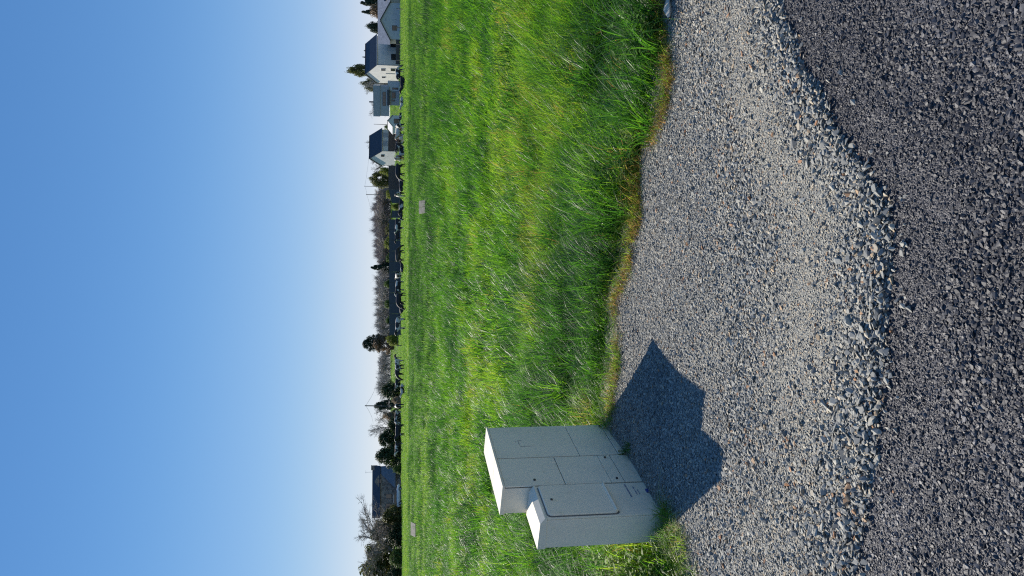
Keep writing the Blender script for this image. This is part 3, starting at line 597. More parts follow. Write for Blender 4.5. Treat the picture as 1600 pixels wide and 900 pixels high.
# u centre, v of feet, pose, hide, heading (degrees, 0 = towards right of upright photo), label
COWS = [
 (785, 633, 'grazing', 'pied', 12, 'big black and white cow grazing in front of the tall gabled house'),
 (770, 634, 'lying', 'black', 160, 'black cow lying behind the big grazing cow, by the tall gabled house'),
 (741, 632, 'lying', 'white', 170, 'small pale cow lying alone in front of the flat roofed grey house'),
 (718, 629, 'lying', 'pied', 200, 'pied calf lying in front of the small white garage'),
 (703, 634, 'standing', 'pied', 80, 'pied cow standing beyond the garage corner, seen end on'),
 (692, 633, 'standing', 'tan', 215, 'tan and white cow beside the end on cow near the thin pole'),
 (683, 632, 'lying', 'pied', 10, 'pied cow lying before the dark brown fence panel of the slate roofed house'),
 (674, 633, 'standing', 'pied', 205, 'pied cow standing before the long side of the slate roofed house'),
 (664, 633, 'lying', 'white', 190, 'white cow lying under the corner of the slate roofed house'),
 (653, 633, 'standing', 'tan', 250, 'tan cow standing before the white gable of the slate roofed house'),
 (633, 634, 'grazing', 'black', 180, 'large black cow grazing just past the white gable'),
 (610, 632, 'lying', 'pied', 0, 'pied cow lying below the round green tree'),
 (596, 635, 'standing', 'pied', 262, 'pied cow facing the camera below the leaning power pole'),
 (579, 632, 'lying', 'pied', 180, 'pied cow lying beyond the board and the power pole'),
 (564, 631, 'lying', 'black', 185, 'black calf lying at the near end of the long grey fence'),
 (549, 632, 'standing', 'pied', 175, 'pied cow with white rump standing at the start of the long grey fence'),
 (532, 629, 'standing', 'black', 190, 'black cow standing close behind the pied cow by the long grey fence'),
 (502, 633, 'grazing', 'brown', 8, 'dark brown cow grazing alone before the long grey fence'),
 (482, 632, 'lying', 'black', 0, 'black cow lying below the small conifer behind the long fence'),
 (470, 630, 'standing', 'pied', 120, 'pied cow standing end on before the middle of the long grey fence'),
 (452, 632, 'standing', 'pied', 185, 'long bodied pied cow standing before the long grey fence'),
 (432, 635, 'grazing', 'black', 200, 'all black cow grazing with lowered head before the long grey fence'),
 (420, 632, 'lying', 'black', 0, 'dark cow lying between the grazing black cow and the big pale cow'),
 (393, 634, 'standing', 'white', 183, 'big pale cow standing at the far end of the long grey fence'),
 (332, 632, 'standing', 'white', 30, 'pale cow standing beneath the thin bare trees beyond the big conifer'),
 (321, 632, 'grazing', 'black', 185, 'black cow grazing next to the pale cow beneath the thin bare trees'),
 (301, 627, 'standing', 'pied', 170, 'pied cow standing against the dark evergreen hedge'),
 (292, 633, 'lying', 'white', 180, 'white calf lying in the grass before the dark evergreen hedge'),
 (266, 632, 'standing', 'pied', 100, 'pied cow seen end on below the ivy covered pole'),
 (251, 627, 'standing', 'white', 175, 'white backed cow before the tan shrubs left of the ivy pole'),
 (240, 628, 'standing', 'pied', 80, 'pied cow seen end on below the lone tall bare tree'),
 (227, 633, 'standing', 'black', 182, 'black cow with its side to us before the tall evergreen clump'),
 (201, 630, 'standing', 'pied', 178, 'pied cow standing in the shade of the tall evergreen clump'),
]
for u, v, pose, hide, head, label in COWS:
    p = on_ground(u, v); Y = min(p.y, 138); p = at_depth(u, v, Y)
    o = link('cow', COWM[pose]); tag(o, label, 'cow', 'cows in the pasture'); o.material_slots[0].link = 'OBJECT'; o.material_slots[0].material = HIDE[hide]
    o.location = (p.x, Y, float(terrain(p.x, Y)) - .02); o.rotation_euler = (0, 0, R(head)); s = rnd.uniform(.90, .99) * (.8 if 'calf' in label or 'small' in label else 1); o.scale = (s, s, s)

# ---------------------------------------------------------------- houses
def render_mat(name, c): return mat(name, c, .85, .06, 1.2, .004, 40)
M_WHITE = render_mat('white_render', (.74, .72, .66)); M_GREYR = render_mat('grey_render', (.42, .43, .44)); M_LGREY = render_mat('light_grey_render', (.58, .58, .57)); M_CREAM = render_mat('cream_render', (.66, .58, .44))
M_ANTH = mat('anthracite', (.055, .06, .068), .5, .15, 3); M_GLASS = mat('window_glass', (.02, .025, .03), .08, .1, 2, spec=.8); M_FRAME = mat('window_frame', (.10, .105, .11), .5)
M_WFRAME = mat('pale_frame', (.7, .7, .68), .5); M_ZINC = mat('zinc', (.35, .37, .39), .4, .1, 3)
def slate_mat(name, c):
    m, nt, b = nodes_of(name); b.inputs['Roughness'].default_value = .45
    tc = nt.nodes.new('ShaderNodeTexCoord'); br = nt.nodes.new('ShaderNodeTexBrick'); br.inputs['Scale'].default_value = 1; br.inputs['Brick Width'].default_value = .28; br.inputs['Row Height'].default_value = .2; br.inputs['Mortar Size'].default_value = .008
    br.inputs['Color1'].default_value = (*[x * .8 for x in c], 1); br.inputs['Color2'].default_value = (*[x * 1.2 for x in c], 1); br.inputs['Mortar'].default_value = (*[x * .5 for x in c], 1)
    nt.links.new(tc.outputs['Object'], br.inputs['Vector']); nt.links.new(br.outputs['Color'], b.inputs['Base Color']); return m
M_SLATE = slate_mat('slate_roof', (.05, .055, .065)); M_SLATEP = slate_mat('pale_roof_sky_sheen', (.30, .32, .35)); M_TILE = slate_mat('brown_tile_roof', (.20, .17, .15))  # pale roof: sky reflection and sunlit slope put into the colour
def unit(v): v = Vector(v); return v.normalized()
def frame_of(corner_u, Y, away_deg):
    """near corner on the ground at photo column u and depth Y; x axis of the building turned away_deg from straight away, towards the right"""
    c = at_depth(corner_u, 620, Y); brg = math.atan2(c.x, Y); a = brg + R(away_deg); return Vector((c.x, Y, float(terrain(c.x, Y)))), math.pi / 2 - a
def window(parent, face, u, z, w, h, mframe=None, L=0, Wd=0):
    """face: 'x' = on the side y=0 (long wall), 'g' = on the gable x=0"""
    f = MB(); p = MB(); t = .06
    def bx(mb, a0, a1, b0, b1, z0, z1):
        if face == 'x': mb.box(a0, a1, b0, b1, z0, z1)
        else: mb.box(b0, b1, a0, a1, z0, z1)
    for (a0, a1, z0, z1) in ((u, u + w, z, z + t), (u, u + w, z + h - t, z + h), (u, u + t, z + t, z + h - t), (u + w - t, u + w, z + t, z + h - t)): bx(f, a0, a1, -.05, .01, z0, z1)
    fo = f.build('window', mframe or M_FRAME, parent); bx(p, u + t, u + w - t, -.015, -.005, z + t, z + h - t); p.build('pane', M_GLASS, fo); return fo
def gable_house(name, label, corner_u, Y, away, L, Wd, he, hr, mw, mr, over=.25, gutter=True):
    """local x = along the ridge (to the right), y = across, gable at x=0"""
    loc, rz = frame_of(corner_u, Y, away); root = tag(empty(name, loc, rz), label, 'house')
    b = MB(); b.prism([(0, 0, -1), (0, Wd, -1), (0, Wd, he), (0, Wd / 2, hr), (0, 0, he)], (L, 0, 0)); b.build('wall', mw, root)
    sl = (hr - he) / (Wd / 2); b = MB(); th = .16
    for sgn, y0 in ((1, 0), (-1, Wd)):
        e = [(-over, y0 - sgn * over, he - sl * over + .02), (L + over, y0 - sgn * over, he - sl * over + .02), (L + over, Wd / 2, hr + .02), (-over, Wd / 2, hr + .02)]
        b.prism(e if sgn > 0 else e[::-1], (0, 0, th))
    rf = b.build('roof', mr, root)
    b = MB(); b.box(-over - .01, L + over + .01, Wd / 2 - .12, Wd / 2 + .12, hr + th - .02, hr + th + .05); b.build('ridge', M_ANTH, rf)
    if gutter:
        b = MB(); b.tube((-over, -over - .07, he - sl * over + .08), (L + over, -over - .07, he - sl * over + .08), .07, .07, 8); b.build('gutter', M_ZINC, rf)
        b = MB(); b.tube((.12, -.07, he - .1), (.12, -.07, 0), .045, .045, 6); b.build('downpipe', M_ZINC, root)
    return root
# tall white house with slate roof
h = gable_house('gabled_house', 'tall white house with dark slate roof and sunlit gable behind the grazing cow', 797, 168, 57, 7.3, 7.0, 5.0, 7.35, M_WHITE, M_SLATE)
window(h, 'x', 1.4, .1, 1.5, 1.75); window(h, 'x', 4.6, .75, 1.2, 1.25)
window(h, 'g', 1.2, 3.05, .9, 1.0, M_WFRAME); window(h, 'g', 1.0, .9, 1.1, 1.1, M_WFRAME); window(h, 'g', 4.4, 3.05, .55, .9, M_WFRAME)
b = MB(); b.box(-.06, .01, 3.1, 3.2, 0, 3.0); b.build('expansion_strip', M_ZINC, h)
# slate-roofed house in the middle
h = gable_house('gabled_house', 'white gabled house with dark slate roof behind the brown fence', 663, 196, 56, 6.6, 6.4, 3.7, 6.65, M_WHITE, M_SLATE)
window(h, 'g', 1.5, 3.0, .9, .8, M_FRAME)
b = MB(); b.box(1.6, 3.2, -.09, -.02, 2.1, 3.35); b.build('shutter_panel', M_GREYR, h); b = MB(); b.box(4.3, 5.6, -.09, -.02, 2.1, 3.35); b.build('shutter_panel', M_GREYR, h)
# house at the photo's edge: gable wing towards the field, main body behind
c = at_depth(867, 620, 158); zt = float(terrain(c.x, 158)); brg = math.atan2(c.x, 158)
h = tag(empty('grey_house', (c.x, 158, zt), -brg), 'wide grey house with a gable wing facing the field at the photo border', 'house')
k = 158 / FPX; wl_, wr_ = -27 * k, 26 * k; he, hr = 2.1, 4.05
b = MB(); b.prism([(wl_, 0, -1), (wr_, 0, -1), (wr_, 0, he), (0, 0, hr), (wl_, 0, he)], (0, 7, 0)); b.build('wing_wall', M_LGREY, h)
for sgn, x0 in ((1, wl_), (-1, wr_)):
    b = MB(); d = Vector((0 - x0, 0, hr - he)); n_ = unit((-d.z * sgn, 0, abs(d.x))); s_ = -.3 * unit(d)
    e = [Vector((x0, -.3, he)) + s_, Vector((0, -.3, hr)), Vector((0, 7, hr)), Vector((x0, 7, he)) + s_]; e = [p + n_ * .03 for p in e]
    b.prism(e if sgn < 0 else e[::-1], n_ * .16); b.build('wing_roof', M_ANTH, h)
b = MB(); b.box(wl_ - 1.0, wr_ + 8, 4.0, 11, -1, 2.2); b.build('main_wall', M_CREAM, h)
b = MB(); b.prism([(wl_ - 1.2, 3.7, 2.15), (wl_ - 1.2, 7.5, 4.75), (wl_ - 1.2, 11.3, 2.15)], (wr_ - wl_ + 9.4, 0, 0)); rf = b.build('main_roof', M_SLATEP, h)
b = MB(); b.prism([(wr_ + .4, 4.7, 2.95), (wr_ + 1.1, 4.7, 2.95), (wr_ + 1.1, 5.3, 3.36), (wr_ + .4, 5.3, 3.36)], (0, -.06, .09)); b.build('skylight', M_GLASS, rf)
window(h, 'x', -1.85, .75, 1.0, 1.0); 
b = MB(); b.box(.2, 1.3, -.04, .01, -.2, 1.9); dr = b.build('door', M_LGREY, h); b = MB(); b.box(.3, .36, -.08, -.041, .9, 1.1); b.build('handle', M_ANTH, dr)
b = MB(); b.box(-.05, .45, -.03, .01, 2.9, 3.1); b.build('vent', M_ZINC, h)
# flat-roofed modern house
c = at_depth(741, 620, 162); zt = float(terrain(c.x, 162)); brg = math.atan2(c.x, 162); k = 162 / FPX
h = tag(empty('modern_house', (c.x, 162, zt), -brg - R(4)), 'grey modern house with flat roof and one long strip window', 'house')
def zz(v): return CAM_H + (614 - v) * k - zt
def uu(u): return (u - 741) * k
b = MB(); b.box(uu(718.7), uu(763), 0, 8, zz(608), zz(594.5)); b.build('upper_wall', M_GREYR, h)
b = MB(); b.box(uu(718.7) - .12, uu(763) + .12, -.15, 8.1, zz(594.3), zz(584)); b.build('roof_band', M_ZINC, h)
b = MB(); b.box(uu(735), uu(757), .6, 7.5, -1, zz(608) - .003); b.build('lower_wall', M_GREYR, h)
b = MB(); b.box(uu(735), uu(758), -.25, .59, zz(609), zz(605.2)); b.build('dark_band', M_ANTH, h)  # dark anthracite band below the upper storey
b = MB(); b.box(uu(757) + .003, uu(770), .3, 7, -1, zz(606)); b.build('annex_wall', M_LGREY, h)
b = MB(); b.box(uu(734.2), uu(755.2), -.03, .01, zz(603.2), zz(598)); w_ = b.build('strip_window', M_FRAME, h)
for i in range(4):
    b = MB(); a0 = uu(734.2) + .08 + i * (uu(755.2) - uu(734.2) - .08) / 4; b.box(a0, a0 + (uu(755.2) - uu(734.2)) / 4 - .1, -.05, -.031, zz(603.2) + .07, zz(598) - .07); b.build('pane', M_GLASS, w_)
for (a, bb, v0, v1) in ((745.5, 754.8, 618, 612.2), (741, 743.6, 617, 612), (759, 762, 622, 613)):
    b = MB(); yo = .6 if a < 757 else .3; b.box(uu(a), uu(bb), yo - .05, yo + .01, zz(v0), zz(v1)); w_ = b.build('window', M_FRAME, h); b = MB(); b.box(uu(a) + .07, uu(bb) - .07, yo - .06, yo - .051, zz(v0) + .07, zz(v1) - .07); b.build('pane', M_GLASS, w_)
b = MB(); b.box(uu(736.2), uu(738.2), 4, 4.4, zz(584) + .003, zz(577)); b.build('chimney', M_ANTH, h)
# small garage in front of it
h = gable_house('garage', 'small white garage with pale roof in front of the modern grey house', 719.5, 152, -33, 2.65, 2.5, 1.6, 2.5, M_WHITE, M_SLATEP, .12, False)
h.rotation_euler[2] = -math.atan2(h.location.x, 152) + R(90 + 33); h['category'] = 'garage'
window(h, 'g', .75, .35, 1.1, 1.1)

# ---------------------------------------------------------------- fences
def panel_fence(label, u0, u1, Y0, Y1, vtop0, vtop1, npan, m, cat='fence', group=None):
    a = at_depth(u0, vtop0, Y0); c = at_depth(u1, vtop1, Y1); d = Vector((c.x - a.x, c.y - a.y, 0)); L = d.length; e = d / L
    root = tag(empty('panel_fence', (a.x, a.y, float(terrain(a.x, a.y))), math.atan2(e.y, e.x)), label, cat, group)
    za = a.z - root.location.z; zc = c.z - root.location.z
    for i in range(npan):
        x0, x1 = L * i / npan + .05, L * (i + 1) / npan - .05; h0 = za + (zc - za) * i / npan; h1 = za + (zc - za) * (i + 1) / npan
        nb = 4
        mb = MB(); mb.prism([(x0, -.02, -.4), (x1, -.02, -.4), (x1, -.02, h1 - .03), (x0, -.02, h0 - .03)], (0, .04, 0)); mb.build('fence_panel', m, root)
    for i in range(npan + 1):
        x = L * i / npan; mb = MB(); mb.box(x - .04, x + .04, -.05, .05, -.4, za + (zc - za) * i / npan + .02); mb.build('post', M_ANTH, root)
    return root
M_DKF = mat('anthracite_fence', (.052, .066, .086), .55, .15, 2); M_BRF = mat('brown_fence', (.085, .07, .065), .8, .2, 3)
panel_fence('long dark anthracite panel fence behind the cows in the middle of the pasture', 377, 557, 150, 150, 608, 607.8, 11, M_DKF)
panel_fence('short dark panel fence by the leaning power pole and green hedge', 583, 604, 158, 158, 612, 607, 2, M_DKF)
panel_fence('dark brown grey panel fence between the round tree and the white gable', 604, 641, 160, 165, 606.8, 606.8, 3, M_BRF)
panel_fence('brown board fence in front of the long side of the slate roofed house', 664, 706, 168, 172, 606.2, 607, 4, M_BRF)
panel_fence('single dark panel between the green hedge and the long anthracite fence', 560, 571, 156, 156, 612, 612, 1, M_DKF)
panel_fence('low brown fence below the long wall of the tall white house', 800, 838, 156, 152, 618, 618.5, 4, M_BRF)
def wire_fence(label, pts, hgt, group=None):
    p0 = pts[0]; root = tag(empty('wire_fence', (p0[0], p0[1], 0)), label, 'fence', group)
    P = [Vector((x - p0[0], y - p0[1], float(terrain(x, y)))) for x, y in pts]
    for p in P:
        mb = MB(); mb.tube(p + Vector((0, 0, -.3)), p + Vector((rnd.uniform(-.05, .05), 0, hgt)), .06, .05, 7); mb.build('post', M_WOOD, root)
    for z in (.45, .9):
        mb = MB()
        for a, c in zip(P, P[1:]): mb.tube(a + Vector((0, -.065, z * hgt)), c + Vector((0, -.065, z * hgt)), .008, .008, 3, False)
        mb.build('wire', M_ZINC, root)
wire_fence('wire fence on wooden posts running past the grey house at the photo border', [(at_depth(u, 620, 112).x, 112) for u in (914, 886, 857, 831, 806)], 1.15)
wire_fence('low wire fence with a lone post below the big conifer', [(at_depth(u, 620, 128).x, 128) for u in (377, 360, 341, 322)], 1.0)

# ---------------------------------------------------------------- farmhouse on the other side
def stone_wall_mat():
    m, nt, b = nodes_of('rubble_stone'); b.inputs['Roughness'].default_value = .9
    tc = nt.nodes.new('ShaderNodeTexCoord'); vo = nt.nodes.new('ShaderNodeTexVoronoi'); vo.inputs['Scale'].default_value = 3.2; nt.links.new(tc.outputs['Object'], vo.inputs['Vector'])
    sx = nt.nodes.new('ShaderNodeSeparateColor'); nt.links.new(vo.outputs['Color'], sx.inputs[0]); r = ramp(nt, [(0, (.17, .14, .12)), (.5, (.29, .245, .205)), (1, (.40, .34, .28))]); nt.links.new(sx.outputs[0], r.inputs['Fac']); nt.links.new(r.outputs['Color'], b.inputs['Base Color'])
    bump(nt, b, vo.outputs['Distance'], .05); return m
M_RUB = stone_wall_mat()
Y = 150; k = Y / FPX; c = at_depth(135, 620, Y); brg = math.atan2(c.x, Y); zt = float(terrain(c.x, Y))
def zz(v): return CAM_H + (614 - v) * k - zt
def uu(u): return (u - 135) * k
h = tag(empty('farmhouse', (c.x, Y, zt), -brg), 'old stone farmhouse with dark roof, chimney and small gabled dormer', 'house')
b = MB(); b.box(uu(96), uu(170), 0, 3.1, -1, zz(594)); b.build('wall', M_RUB, h)
b = MB(); b.prism([(uu(94), -.3, zz(594.6)), (uu(94), 1.45, zz(582.2)), (uu(94), 3.3, zz(594.6))], (uu(172) - uu(94), 0, 0)); rf = b.build('roof', M_SLATE, h)
b = MB(); b.box(uu(166), uu(173), 1.0, 1.9, zz(590), zz(581.2)); ch = b.build('chimney', M_RUB, h)
b = MB(); b.box(uu(165.6), uu(173.4), .9, 2.0, zz(581.2) + .003, zz(580.4)); b.build('cap', M_RUB, ch)
b = MB(); b.prism([(uu(140), -.06, zz(597)), (uu(158), -.06, zz(597)), (uu(158), -.06, zz(592)), (uu(148), -.06, zz(585.5)), (uu(140), -.06, zz(592))], (0, 1.4, 0)); dm = b.build('dormer', M_RUB, h)
b = MB(); b.box(uu(146), uu(151), -.11, -.062, zz(596), zz(591)); b.build('window', M_GLASS, dm)
b = MB(); b.tube((uu(163), 1.45, zz(584)), (uu(163), 1.45, zz(571)), .03, .02, 5); an = b.build('antenna', M_ZINC, h)
b = MB(); b.tube((uu(161), 1.45, zz(572.5)), (uu(165.5), 1.45, zz(572)), .02, .02, 4); b.build('antenna_bar', M_ZINC, an)
b = MB(); b.prism([(uu(138), -3.2, zz(618)), (uu(171), -3.2, zz(618)), (uu(171), -.07, zz(596)), (uu(161), -.07, zz(596))], (0, .03, .2)); b.build('lean_to_roof', mat('worn_slate', (.17, .18, .19), .6, .15, 3), h)
b = MB(); b.prism([(uu(141), -2.9, -1), (uu(141), -2.9, zz(619)), (uu(161), -.07, zz(597.2)), (uu(161), -.07, -1)], (uu(170) - uu(161), 0, 0)); b.build('lean_to_wall', M_RUB, h)
for a, v0, v1 in ((122, 612, 603), (108, 612, 603)):
    b = MB(); b.box(uu(a), uu(a + 7), -.05, .01, zz(v0), zz(v1)); w_ = b.build('window', M_FRAME, h); b = MB(); b.box(uu(a) + .07, uu(a + 7) - .07, -.06, -.051, zz(v0) + .07, zz(v1) - .07); b.build('pane', M_GLASS, w_)
# white car by its wall
M_CARP = mat('white_car_paint', (.75, .75, .74), .25, .03, 2, spec=.6); M_TYRE = mat('tyre', (.02, .02, .02), .8); M_LAMP = mat('tail_lamp', (.35, .02, .02), .3)
c = at_depth(126, 627, 140); car = tag(empty('parked_car', (c.x, 140, float(terrain(c.x, 140))), R(8)), 'white car parked by the wall of the stone farmhouse', 'car')
def hull(secs, mb):
    n = len(secs[0]); vs = [p for s_ in secs for p in s_]; fs = []
    for i in range(len(secs) - 1): fs += [(i * n + j, i * n + (j + 1) % n, (i + 1) * n + (j + 1) % n, (i + 1) * n + j) for j in range(n)]
    fs += [tuple(range(n - 1, -1, -1)), tuple(range((len(secs) - 1) * n, len(secs) * n))]; mb.add(vs, fs)
def sec(x, w, z0, z1, r=.12): return [(x, -w + r, z0), (x, w - r, z0), (x, w, z0 + r), (x, w, z1 - r), (x, w - r, z1), (x, -w + r, z1), (x, -w, z1 - r), (x, -w, z0 + r)]
b = MB(); hull([sec(-1.95, .7, .4, .75), sec(-1.8, .8, .28, .9), (sec(-.6, .84, .25, .95)), sec(.9, .84, .25, .93), sec(1.7, .8, .28, .82), sec(1.95, .68, .38, .65)], b); b.build('body', M_CARP, car, smooth=True)
b = MB(); hull([sec(-1.7, .70, .9, .96, .02), sec(-1.2, .64, .9, 1.42, .05), sec(.1, .64, .9, 1.45, .05), sec(.95, .72, .88, .95, .02)], b); cb = b.build('cabin', M_GLASS, car)
b = MB(); b.box(-1.2, .15, -.6, .6, 1.44, 1.50, .02); b.build('car_roof', M_CARP, cb)
for x in (-1.25, 1.25):
    for y in (-.8, .8):
        b = MB(); b.tube((x, y - .1, .31), (x, y + .1, .31), .31, .31, 16); w_ = b.build('wheel', M_TYRE, car); b = MB(); b.tube((x, y - .11, .31), (x, y + .11, .31), .18, .18, 10); b.build('rim', M_ZINC, w_)
for y in (-.6, .6): b = MB(); b.box(-1.97, -1.85, y - .12, y + .12, .62, .78); b.build('tail_lamp', M_LAMP, car)

# ---------------------------------------------------------------- poles and wires
M_POLE = mat('timber_pole', (.13, .115, .10), .9, .2, 4)
def pole(label, u, vtop, Y, lean_=0, arm=True, r=.13):
    t_ = at_depth(u, vtop, Y); z0 = float(terrain(t_.x, Y)); root = tag(empty('utility_pole', (t_.x - lean_, Y, z0)), label, 'utility pole'); H_ = t_.z - z0
    b = MB(); b.tube((0, 0, -.5), (lean_, 0, H_), r, r * .7, 8); b.build('shaft', M_POLE, root)
    if arm: b = MB(); b.box(lean_ - .5, lean_ + .5, -r - .08, -r * .7 - .002, H_ - .35, H_ - .2); b.build('crossarm', M_POLE, root)
    return t_ + Vector((0, 0, -.15))
T1 = pole('timber power pole standing left of the round green tree', 596, 572, 185, 0, False, .10)
T2 = pole('thinner power pole in front of the round green tree', 609, 569, 205, 0, False, .07)
T3 = pole('thin pole between the garage and the slate roofed house', 706, 584, 190, 0, False, .07)
T4 = pole('power pole rising out of the dark ivy clump', 266, 570, 150, .25, False, .13)
M_WIRE = mat('power_wire', (.10, .10, .11), .6)
def wire(label, a, c, sag):
    mb = MB(); n = 14; pts = []
    for i in range(n + 1): t = i / n; p = a.lerp(c, t); p.z -= sag * 4 * t * (1 - t); pts.append(p)
    for p, q in zip(pts, pts[1:]): mb.tube(p, q, .02, .02, 4, False)
    tag(mb.build('power_line', M_WIRE), label, 'wire')
wire('power line from the timber pole down behind the bare wood', T1, at_depth(540, 583, 235), .4)
wire('power line between the two poles at the round green tree', T1, T2, .1)
wire('power line from the thinner pole to the house with the slate roof', T2, at_depth(690, 578, 202), .3)
wire('power line from the pole in the ivy towards the thin bare trees', T4, at_depth(300, 588, 200), .3)
wire('power line from the pole in the ivy towards the farmhouse side', T4, at_depth(238, 583, 180), .3)

# ---------------------------------------------------------------- trees
M_BARK = mat('bark', (.18, .155, .13), .9, .3, 5); M_TWIG = mat('twigs_grey', (.30, .27, .24), .9, .25, 3); M_TWIGB = mat('twigs_brown', (.34, .295, .26), .9, .25, 3); M_TWIGP = mat('twigs_pale', (.45, .42, .38), .9, .25, 3)  # bark and twig colours lightened to stand in for distance haze
def bare_meshes(name, seed, spread, lv=(9, 7, 6, 5), trunk_split=.10):
    """unit-height leafless tree: trunk with limbs, and the finer twigs"""
    rr = random.Random(seed); tr = MB(); tw = MB()
    def rdir(d, ang):
        a = d.orthogonal().normalized(); a.rotate(Matrix.Rotation(rr.uniform(0, 6.28), 3, d)); return (d * math.cos(ang) + a * math.sin(ang)).normalized()
    def limb(p, d, L, r, lev):
        q = p; n = 3; up = Vector((0, 0, .12)); pts = [p]; dd = d
        for i in range(n):
            dd = (dd + up * .6 + Vector((rr.gauss(0, .12), rr.gauss(0, .12), rr.gauss(0, .08)))).normalized(); q2 = q + dd * L / n
            mb = tr if lev < 2 else tw; mb.tube(q, q2, r * (1 - .25 * i), r * (1 - .25 * (i + 1)), 5 if lev == 0 else 3, False); q = q2; pts.append(q)
        if lev >= len(lv): return
        for j in range(lv[lev]):
            t = rr.uniform(trunk_split if lev == 0 else .2, 1.0); i = min(n - 1, int(t * n)); o_ = pts[i].lerp(pts[i + 1], t * n - i)
            limb(o_, rdir((pts[i + 1] - pts[i]).normalized(), rr.uniform(.35, .95) * spread), L * rr.uniform(.42, .68) * (1 - .35 * t), r * .5, lev + 1)
    limb(Vector((0, 0, 0)), Vector((0, 0, 1)), .7, .013, 0)
    mz = max(v[2] for v in tw.v); out = []
    for mb, nm, m in ((tr, 'trunk', M_BARK), (tw, 'crown', M_TWIG)):
        mb.v = [(x / mz, y / mz, z / mz) for x, y, z in mb.v]; out.append(mb.mesh(name + '_' + nm, m))
    xs_ = sorted(v[0] for v in tw.v); wd = xs_[int(len(xs_) * .98)] - xs_[int(len(xs_) * .02)]; return out[0], out[1], wd
BARE = [bare_meshes('bare_tree_%d' % k, 500 + k, (.85, .95, .75, 1.0)[k], (13, 8, 6, 5)) for k in range(4)]
BIGBARE = bare_meshes('bare_tree_big', 611, 1.05, (10, 8, 7, 6), .2)
def leaf_quad(mb, c, nrm, L, w):
    nrm = nrm.normalized(); a = nrm.orthogonal().normalized(); a.rotate(Matrix.Rotation(rnd.uniform(0, 6.28), 3, nrm)); q = nrm.cross(a)
    mb.add([c - a * L / 2, c + q * w / 2, c + a * L / 2, c - q * w / 2], [(0, 1, 2, 3)])
def crown_mesh(name, shape, seed, n=7500, leaf=.058):
    """unit crown (width 1, height 1) of many small leaf faces in uneven clumps"""
    rr = random.Random(seed); mb = MB(); cl = []
    for _ in range({'cone': 100, 'dome': 150, 'bush': 110, 'round': 100}.get(shape, 70)):
        if shape == 'cone':
            z = rr.random() ** 1.25; r = .5 * (1 - z) ** .8 * rr.uniform(.6, 1.05); a = rr.uniform(0, 6.28); cl.append((Vector((r * math.cos(a), r * math.sin(a), z * .97)), .05 + .10 * (1 - z)))
        elif shape == 'dome':
            z = rr.random() ** 1.1; r = .44 * math.sqrt(max(0, 1 - z ** 2.2)) * rr.uniform(.25, 1.05); a = rr.uniform(0, 6.28); cl.append((Vector((r * math.cos(a), r * math.sin(a), z * .92)), rr.uniform(.08, .13)))
        elif shape == 'column':
            z = rr.random(); r = .42 * (math.sin(math.pi * (.12 + .8 * z)) ** .7) * rr.uniform(.5, 1.05); a = rr.uniform(0, 6.28); cl.append((Vector((r * math.cos(a), r * math.sin(a), z)), .13))
        else:
            d = Vector((rr.gauss(0, 1), rr.gauss(0, 1), rr.gauss(0, 1))).normalized() * rr.uniform(.55, 1); p = Vector((d.x * .42, d.y * .42, .5 + d.z * .45)); 
            if shape == 'bush': p.z = abs(d.z) * .85 + .03
            cl.append((p, rr.uniform(.09, .17)))
    for i in range(n):
        c, r = cl[i % len(cl)]; d = Vector((rr.gauss(0, 1), rr.gauss(0, 1), rr.gauss(0, .8)))
        d = d.normalized() * r * rr.random() ** .4; p = c + d
        if p.z < -.02: continue
        leaf_quad(mb, p, d + Vector((rr.gauss(0, .3), rr.gauss(0, .3), .3)) * r, leaf * rr.uniform(.6, 1.3), leaf * .6)
    me = mb.mesh(name, None or M_BARK); return me
CROWN = {s: [crown_mesh('crown_%s_%d' % (s, k), s, 900 + 10 * i + k) for k in range(2)] for i, s in enumerate(('round', 'cone', 'bush', 'column', 'dome'))}
tk = MB(); tk.tube((0, 0, -.05), (.01, 0, .45), .03, .022, 7); tk.tube((.01, 0, .44), (0, .01, .9), .022, .006, 6)
for k_, (dx, dy) in enumerate(((.2, .1), (-.22, .05), (.05, -.2), (-.05, .22))): tk.tube((0, 0, .3 + .08 * k_), (dx, dy, .55 + .1 * k_), .012, .004, 5)
TRUNK = tk.mesh('leafy_trunk', M_BARK)
LEAF = {'conifer': leaf_mat('conifer_needles', (.035, .062, .035), .15), 'dark': leaf_mat('evergreen_leaf', (.05, .08, .03), .25), 'green': leaf_mat('spring_leaf', (.10, .16, .035), .4),
        'olive': leaf_mat('olive_leaf', (.14, .15, .045), .4), 'lime': leaf_mat('lime_leaf', (.22, .26, .04), .45), 'brown': leaf_mat('brown_leaf', (.22, .155, .095), .35), 'tan': leaf_mat('tan_leaf', (.36, .28, .19), .35), 'greygreen': leaf_mat('budding_leaf', (.19, .20, .11), .4)}  # leaf colours raised too, painting in haze and lifting the shaded sides
def place(u, vtop, Y):
    p = at_depth(u, vtop, Y); z0 = float(terrain(p.x, Y)) - .05; return (p.x, Y, z0), p.z - z0
def leafy(name, label, cat, u, wpx, vtop, Y, shape, leaf, group=None, lift=0.0):
    loc, H_ = place(u, vtop, Y); w = wpx * Y / FPX; root = tag(empty(name, loc, rnd.uniform(0, 6.28)), label, cat, group)
    cr = link('crown', CROWN[shape][rnd.randrange(2)], root); cr.scale = (w, w, H_ * (1 - lift)); cr.location = (0, 0, H_ * lift)
    cr.material_slots[0].link = 'OBJECT'; cr.material_slots[0].material = LEAF[leaf]
    tr = link('trunk', TRUNK, root); tr.scale = (min(w, H_), min(w, H_), H_); return root
